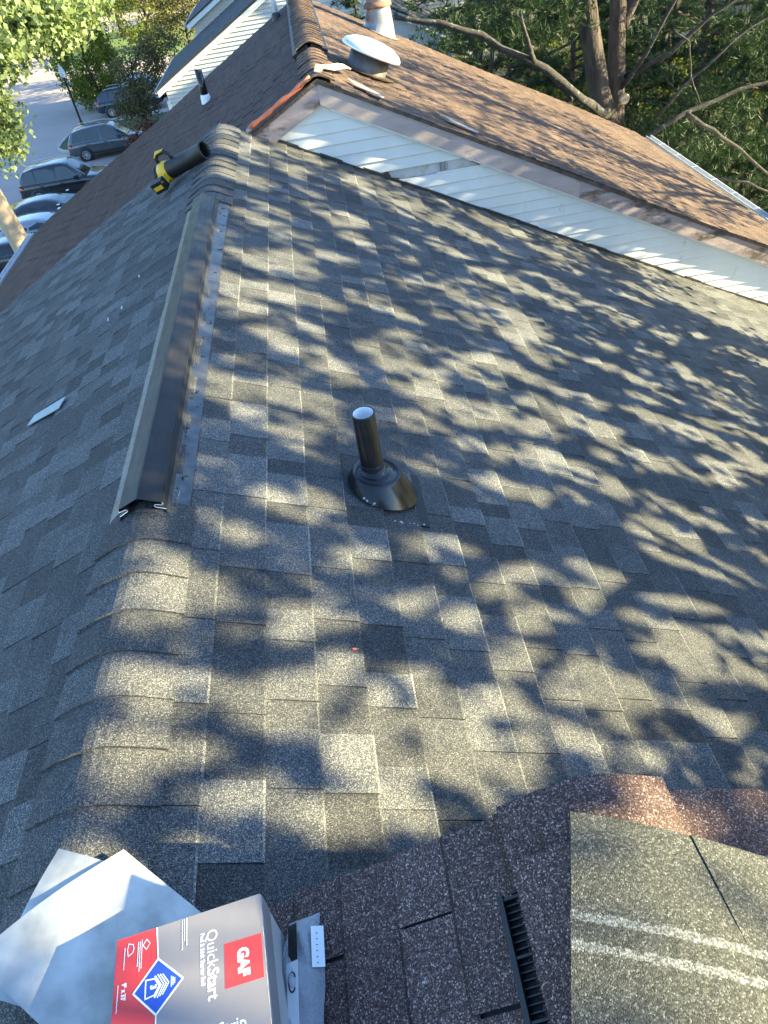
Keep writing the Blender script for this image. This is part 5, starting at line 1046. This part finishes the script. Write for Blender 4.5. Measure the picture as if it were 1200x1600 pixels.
# ------------------------------------------------------------------ cars
def car_paint(name, col, metal=.3): return plain(name, col, .26, metal, .05, .25, 0, coat=1.0)
M['glass'] = glass_mat('car_glass'); M['tyre'] = plain('tyre_rubber', (.015, .015, .016), .8); M['rim'] = plain('alloy_rim', (.55, .55, .56), .3, .8)
M['tail'] = plain('tail_light_red', (.35, .01, .012), .2, coat=.6); M['lamp'] = plain('headlight_glass', (.6, .62, .64), .12); M['trim'] = plain('black_trim', (.018, .018, .019), .5)
def make_car(x, y, rot, paint, label, L=4.65, Wd=1.86, Ht=1.68, sedan=False, plate=True):
    c = empty('parked_car', (0, 0, 0), label, 'car', 'cars parked nose in along the row')
    k = L/4.65; wk = Wd/1.86; hk = Ht/1.68; hw = .93*wk
    st = [(-2.31, .46, .86, .74), (-2.27, .36, .95, .84), (-2.10, .30, 1.0, .90), (-1.5, .27, 1.02, .925), (-.6, .25, 1.01, .93), (.4, .25, 1.0, .93), (1.15, .27, .985, .925), (1.7, .30, .93, .90), (2.08, .34, .86, .85), (2.27, .42, .76, .74), (2.32, .50, .66, .62)]
    if sedan: st = [(a, b, min(d_, .92) if a < 1 else d_*.93, e_) for a, b, d_, e_ in st]
    m = MB(); V = []; F = []; ns = 14
    for (sx, zb, zt, hw_) in st:
        hw_ *= wk; prof = [(hw_*.80, zb), (hw_*.95, zb+.06), (hw_, zb+.25), (hw_*1.0, zt-.22), (hw_*.985, zt-.10), (hw_*.93, zt-.025), (hw_*.72, zt)]
        for (a, b) in prof: V.append((sx*k, a, b))
        for (a, b) in reversed(prof): V.append((sx*k, -a, b))
    for i in range(len(st)-1):
        for j in range(ns): F.append((i*ns+j, i*ns+(j+1) % ns, (i+1)*ns+(j+1) % ns, (i+1)*ns+j))
    F += [tuple(range(ns)), tuple((len(st)-1)*ns+j for j in range(ns-1, -1, -1))]
    body = m.add(V, F).build('body', paint, c, True)
    zb0 = .90 if sedan else .985
    cs = [(-2.22, zb0, .82), (-2.02, 1.38, .72), (-1.80, 1.56, .68), (-1.2, 1.645, .67), (-.3, 1.68, .675), (.25, 1.655, .665), (.50, 1.58, .66), (1.28, .97, .74)] if not sedan else \
         [(-1.95, .91, .74), (-1.30, 1.28, .66), (-.95, 1.40, .63), (-.4, 1.455, .62), (.15, 1.44, .62), (.42, 1.38, .62), (1.28, .91, .72)]
    m = MB(); V = []; F = []
    for (sx, zt, ht) in cs:
        zt = zt*hk if zt > 1.2 else zt; b = .86*wk; tt = ht*wk
        for (a, z) in ((b, zb0-.04), (b*.99, zb0+.01), (tt+.03, max(zt-.07, zb0+.012)), (tt-.05, max(zt-.015, zb0+.014)), (tt*.5, max(zt, zb0+.016))): V.append((sx*k, a, z))
        for (a, z) in reversed(((b, zb0-.04), (b*.99, zb0+.01), (tt+.03, max(zt-.07, zb0+.012)), (tt-.05, max(zt-.015, zb0+.014)), (tt*.5, max(zt, zb0+.016)))): V.append((sx*k, -a, z))
    for i in range(len(cs)-1):
        for j in range(10): F.append((i*10+j, i*10+(j+1) % 10, (i+1)*10+(j+1) % 10, (i+1)*10+j))
    F += [tuple(range(10)), tuple((len(cs)-1)*10+j for j in range(9, -1, -1))]
    m.add(V, F).build('cabin', paint, c, True)
    def side_y(z, zt): f = (z-zb0)/(max(zt, zb0+.1)-zb0); return (.86*(1-f)+(.70 if not sedan else .645)*f)*wk+.012
    zt = (1.56 if not sedan else 1.345)*hk; zl = zb0+.03
    wins = [[(-1.98, zl+.02), (-1.30, zl), (-1.30, zt), (-1.72, zt-.04)], [(-1.24, zl), (-.26, zl), (-.26, zt), (-1.24, zt)], [(-.18, zl), (.98, zl), (.42, zt-.04), (.28, zt), (-.18, zt)]] if not sedan else \
           [[(-1.30, zl), (-.26, zl), (-.26, zt), (-.92, zt-.03)], [(-.18, zl), (.98, zl), (.38, zt-.03), (.2, zt), (-.18, zt)]]
    for s_ in (1, -1):
        for wn in wins: MB().prism([(a*k, s_*side_y(z, zt), z) for a, z in wn], (0, -s_*.02, 0)).build('window', 'glass', c)
        MB().box((.82*k, s_*(hw+.10), 1.04), (.14, .20, .14)).build('mirror', paint, c)
        for sx in (-1.05, .0): MB().box((sx*k, s_*(hw+.004), .86), (.20, .03, .03)).build('door_handle', paint, c)
        MB().box((0, s_*(hw*.985), .335), (2.1*k, .05, .13)).build('sill', 'trim', c)
        if not sedan: MB().tube([(-1.55*k, s_*.60*wk, 1.66*hk), (-1.4*k, s_*.60*wk, 1.71*hk), (.1*k, s_*.60*wk, 1.72*hk), (.3*k, s_*.60*wk, 1.66*hk)], .018, 6).build('roof_rail', 'rim', c, True)
        for sx in (-1.36, 1.40):
            wc = np.array([sx*k, s_*(hw-.095), .35]); Bw = np.array([[1, 0, 0], [0, 0, 1], [0, s_*1.0, 0]])
            MB().lathe([(.44, -.02), (.44, .103), (.30, .105)], wc, Bw, 28).build('wheel_arch', 'trim', c, True)
            wh = MB().lathe([(.20, -.12), (.33, -.12), (.35, -.09), (.35, .09), (.33, .112), (.245, .112), (.235, .10)], wc, Bw, 30).build('wheel', 'tyre', c, True)
            rim = MB().lathe([(.24, .112), (.225, .112), (.215, .07), (.02, .06)], wc, Bw, 28)
            rim.build('rim', 'trim', wh, True)
            sp = MB()
            for q in range(10):
                a = q*math.pi/5; e = Bw[0]*math.cos(a)+Bw[1]*math.sin(a); f = -Bw[0]*math.sin(a)+Bw[1]*math.cos(a)
                sp.prism([wc+Bw[2]*.095+e*.03-f*.016, wc+Bw[2]*.112+e*.232-f*.024, wc+Bw[2]*.112+e*.232+f*.024, wc+Bw[2]*.095+e*.03+f*.016], Bw[2]*-.02)
            sp.lathe([(.238, .10), (.238, .116), (.215, .116), (.212, .09)], wc, Bw, 28); sp.lathe([(.05, .085), (.045, .105), (.002, .107)], wc, Bw, 14); sp.build('spokes', 'rim', wh)
        MB().prism([(-2.325*k, s_*.46*wk, .80), (-2.28*k, s_*.86*wk, .82), (-2.02*k, s_*.935*wk, .86), (-2.04*k, s_*.92*wk, .97), (-2.25*k, s_*.84*wk, .98), (-2.30*k, s_*.46*wk, .93)], (-.012, s_*.012, .0)).build('tail_light', 'tail', c)
        MB().prism([(2.285*k, s_*.46*wk, .66), (2.22*k, s_*.78*wk, .68), (1.98*k, s_*.905*wk, .74), (2.0*k, s_*.88*wk, .80), (2.2*k, s_*.74*wk, .77), (2.27*k, s_*.46*wk, .73)], (.02, s_*.015, .02)).build('headlight', 'lamp', c)
    a, b = (cs[-2][0], cs[-1][0]); z1 = cs[-2][1]*hk-.05; z0 = zb0+.03
    nrm = np.array([z1-z0, 0, (b-a)*k]); nrm /= np.linalg.norm(nrm); o_ = nrm*.018
    MB().prism([np.array([(a+.03)*k, .60*wk, z1])+o_, np.array([(a+.03)*k, -.60*wk, z1])+o_, np.array([(b-.05)*k, -.74*wk, z0])+o_, np.array([(b-.05)*k, .74*wk, z0])+o_], -nrm*.02).build('windscreen', 'glass', c)
    a, b = cs[1][0], cs[0][0]; z1 = cs[1][1]*hk-.02; nrm = np.array([-(z1-zb0), 0, -(b-a)*k]); nrm /= np.linalg.norm(nrm); nrm = nrm if nrm[0] < 0 else -nrm
    if nrm[2] < 0: nrm[2] *= -1
    MB().prism([np.array([a*k, .58*wk, z1])+nrm*.02, np.array([a*k, -.58*wk, z1])+nrm*.02, np.array([(b+.03)*k, -.70*wk, zb0+.05])+nrm*.02, np.array([(b+.03)*k, .70*wk, zb0+.05])+nrm*.02], -nrm*.02).build('rear_window', 'glass', c)
    MB().box((-2.28*k, 0, .46), (.10, 1.55*wk, .14)).build('rear_bumper', 'trim', c); MB().box((-2.325*k, 0, .80), (.02, .34, .16)).build('number_plate', 'print_white', c)
    c.location = (x, y, .02); c.rotation_euler = (0, 0, rot); return c
M['p_grey'] = car_paint('grey_car_paint', (.10, .105, .11), .5); M['p_black'] = car_paint('near_black_car_paint', (.022, .022, .024), .3); M['p_silver'] = car_paint('silver_car_paint', (.34, .35, .36), .6)
M['p_dark'] = car_paint('dark_grey_car_paint', (.05, .052, .055), .4); M['p_blue'] = car_paint('dark_blue_car_paint', (.02, .03, .06), .4); M['p_white'] = car_paint('white_car_paint', (.72, .73, .74), .0)
make_car(-12.35, 47.2, .02, 'p_grey', 'grey crossover parked beside the planting island with the lamp')
make_car(-13.35, 40.2, -.02, 'p_black', 'black crossover parked one empty bay from the grey crossover', 4.7, 1.88, 1.70)
make_car(-13.3, 35.9, .01, 'p_dark', 'dark grey saloon parked beside the black crossover', 4.8, 1.85, 1.47, True)
make_car(-13.1, 33.3, .0, 'p_silver', 'silver grey saloon whose roof reflects the sky, beyond the pale trunk', 4.7, 1.84, 1.45, True)
make_car(-13.3, 30.7, .0, 'p_black', 'black car half hidden by the pale maple trunk and the eave', 4.6, 1.86, 1.5, True)
make_car(-12.6, 57.6, .0, 'p_blue', 'dark blue crossover parked behind the lamp island', 4.6, 1.85, 1.66)
make_car(-12.2, 61.4, .0, 'p_white', 'white car under the egg shaped tree', 4.6, 1.85, 1.6)
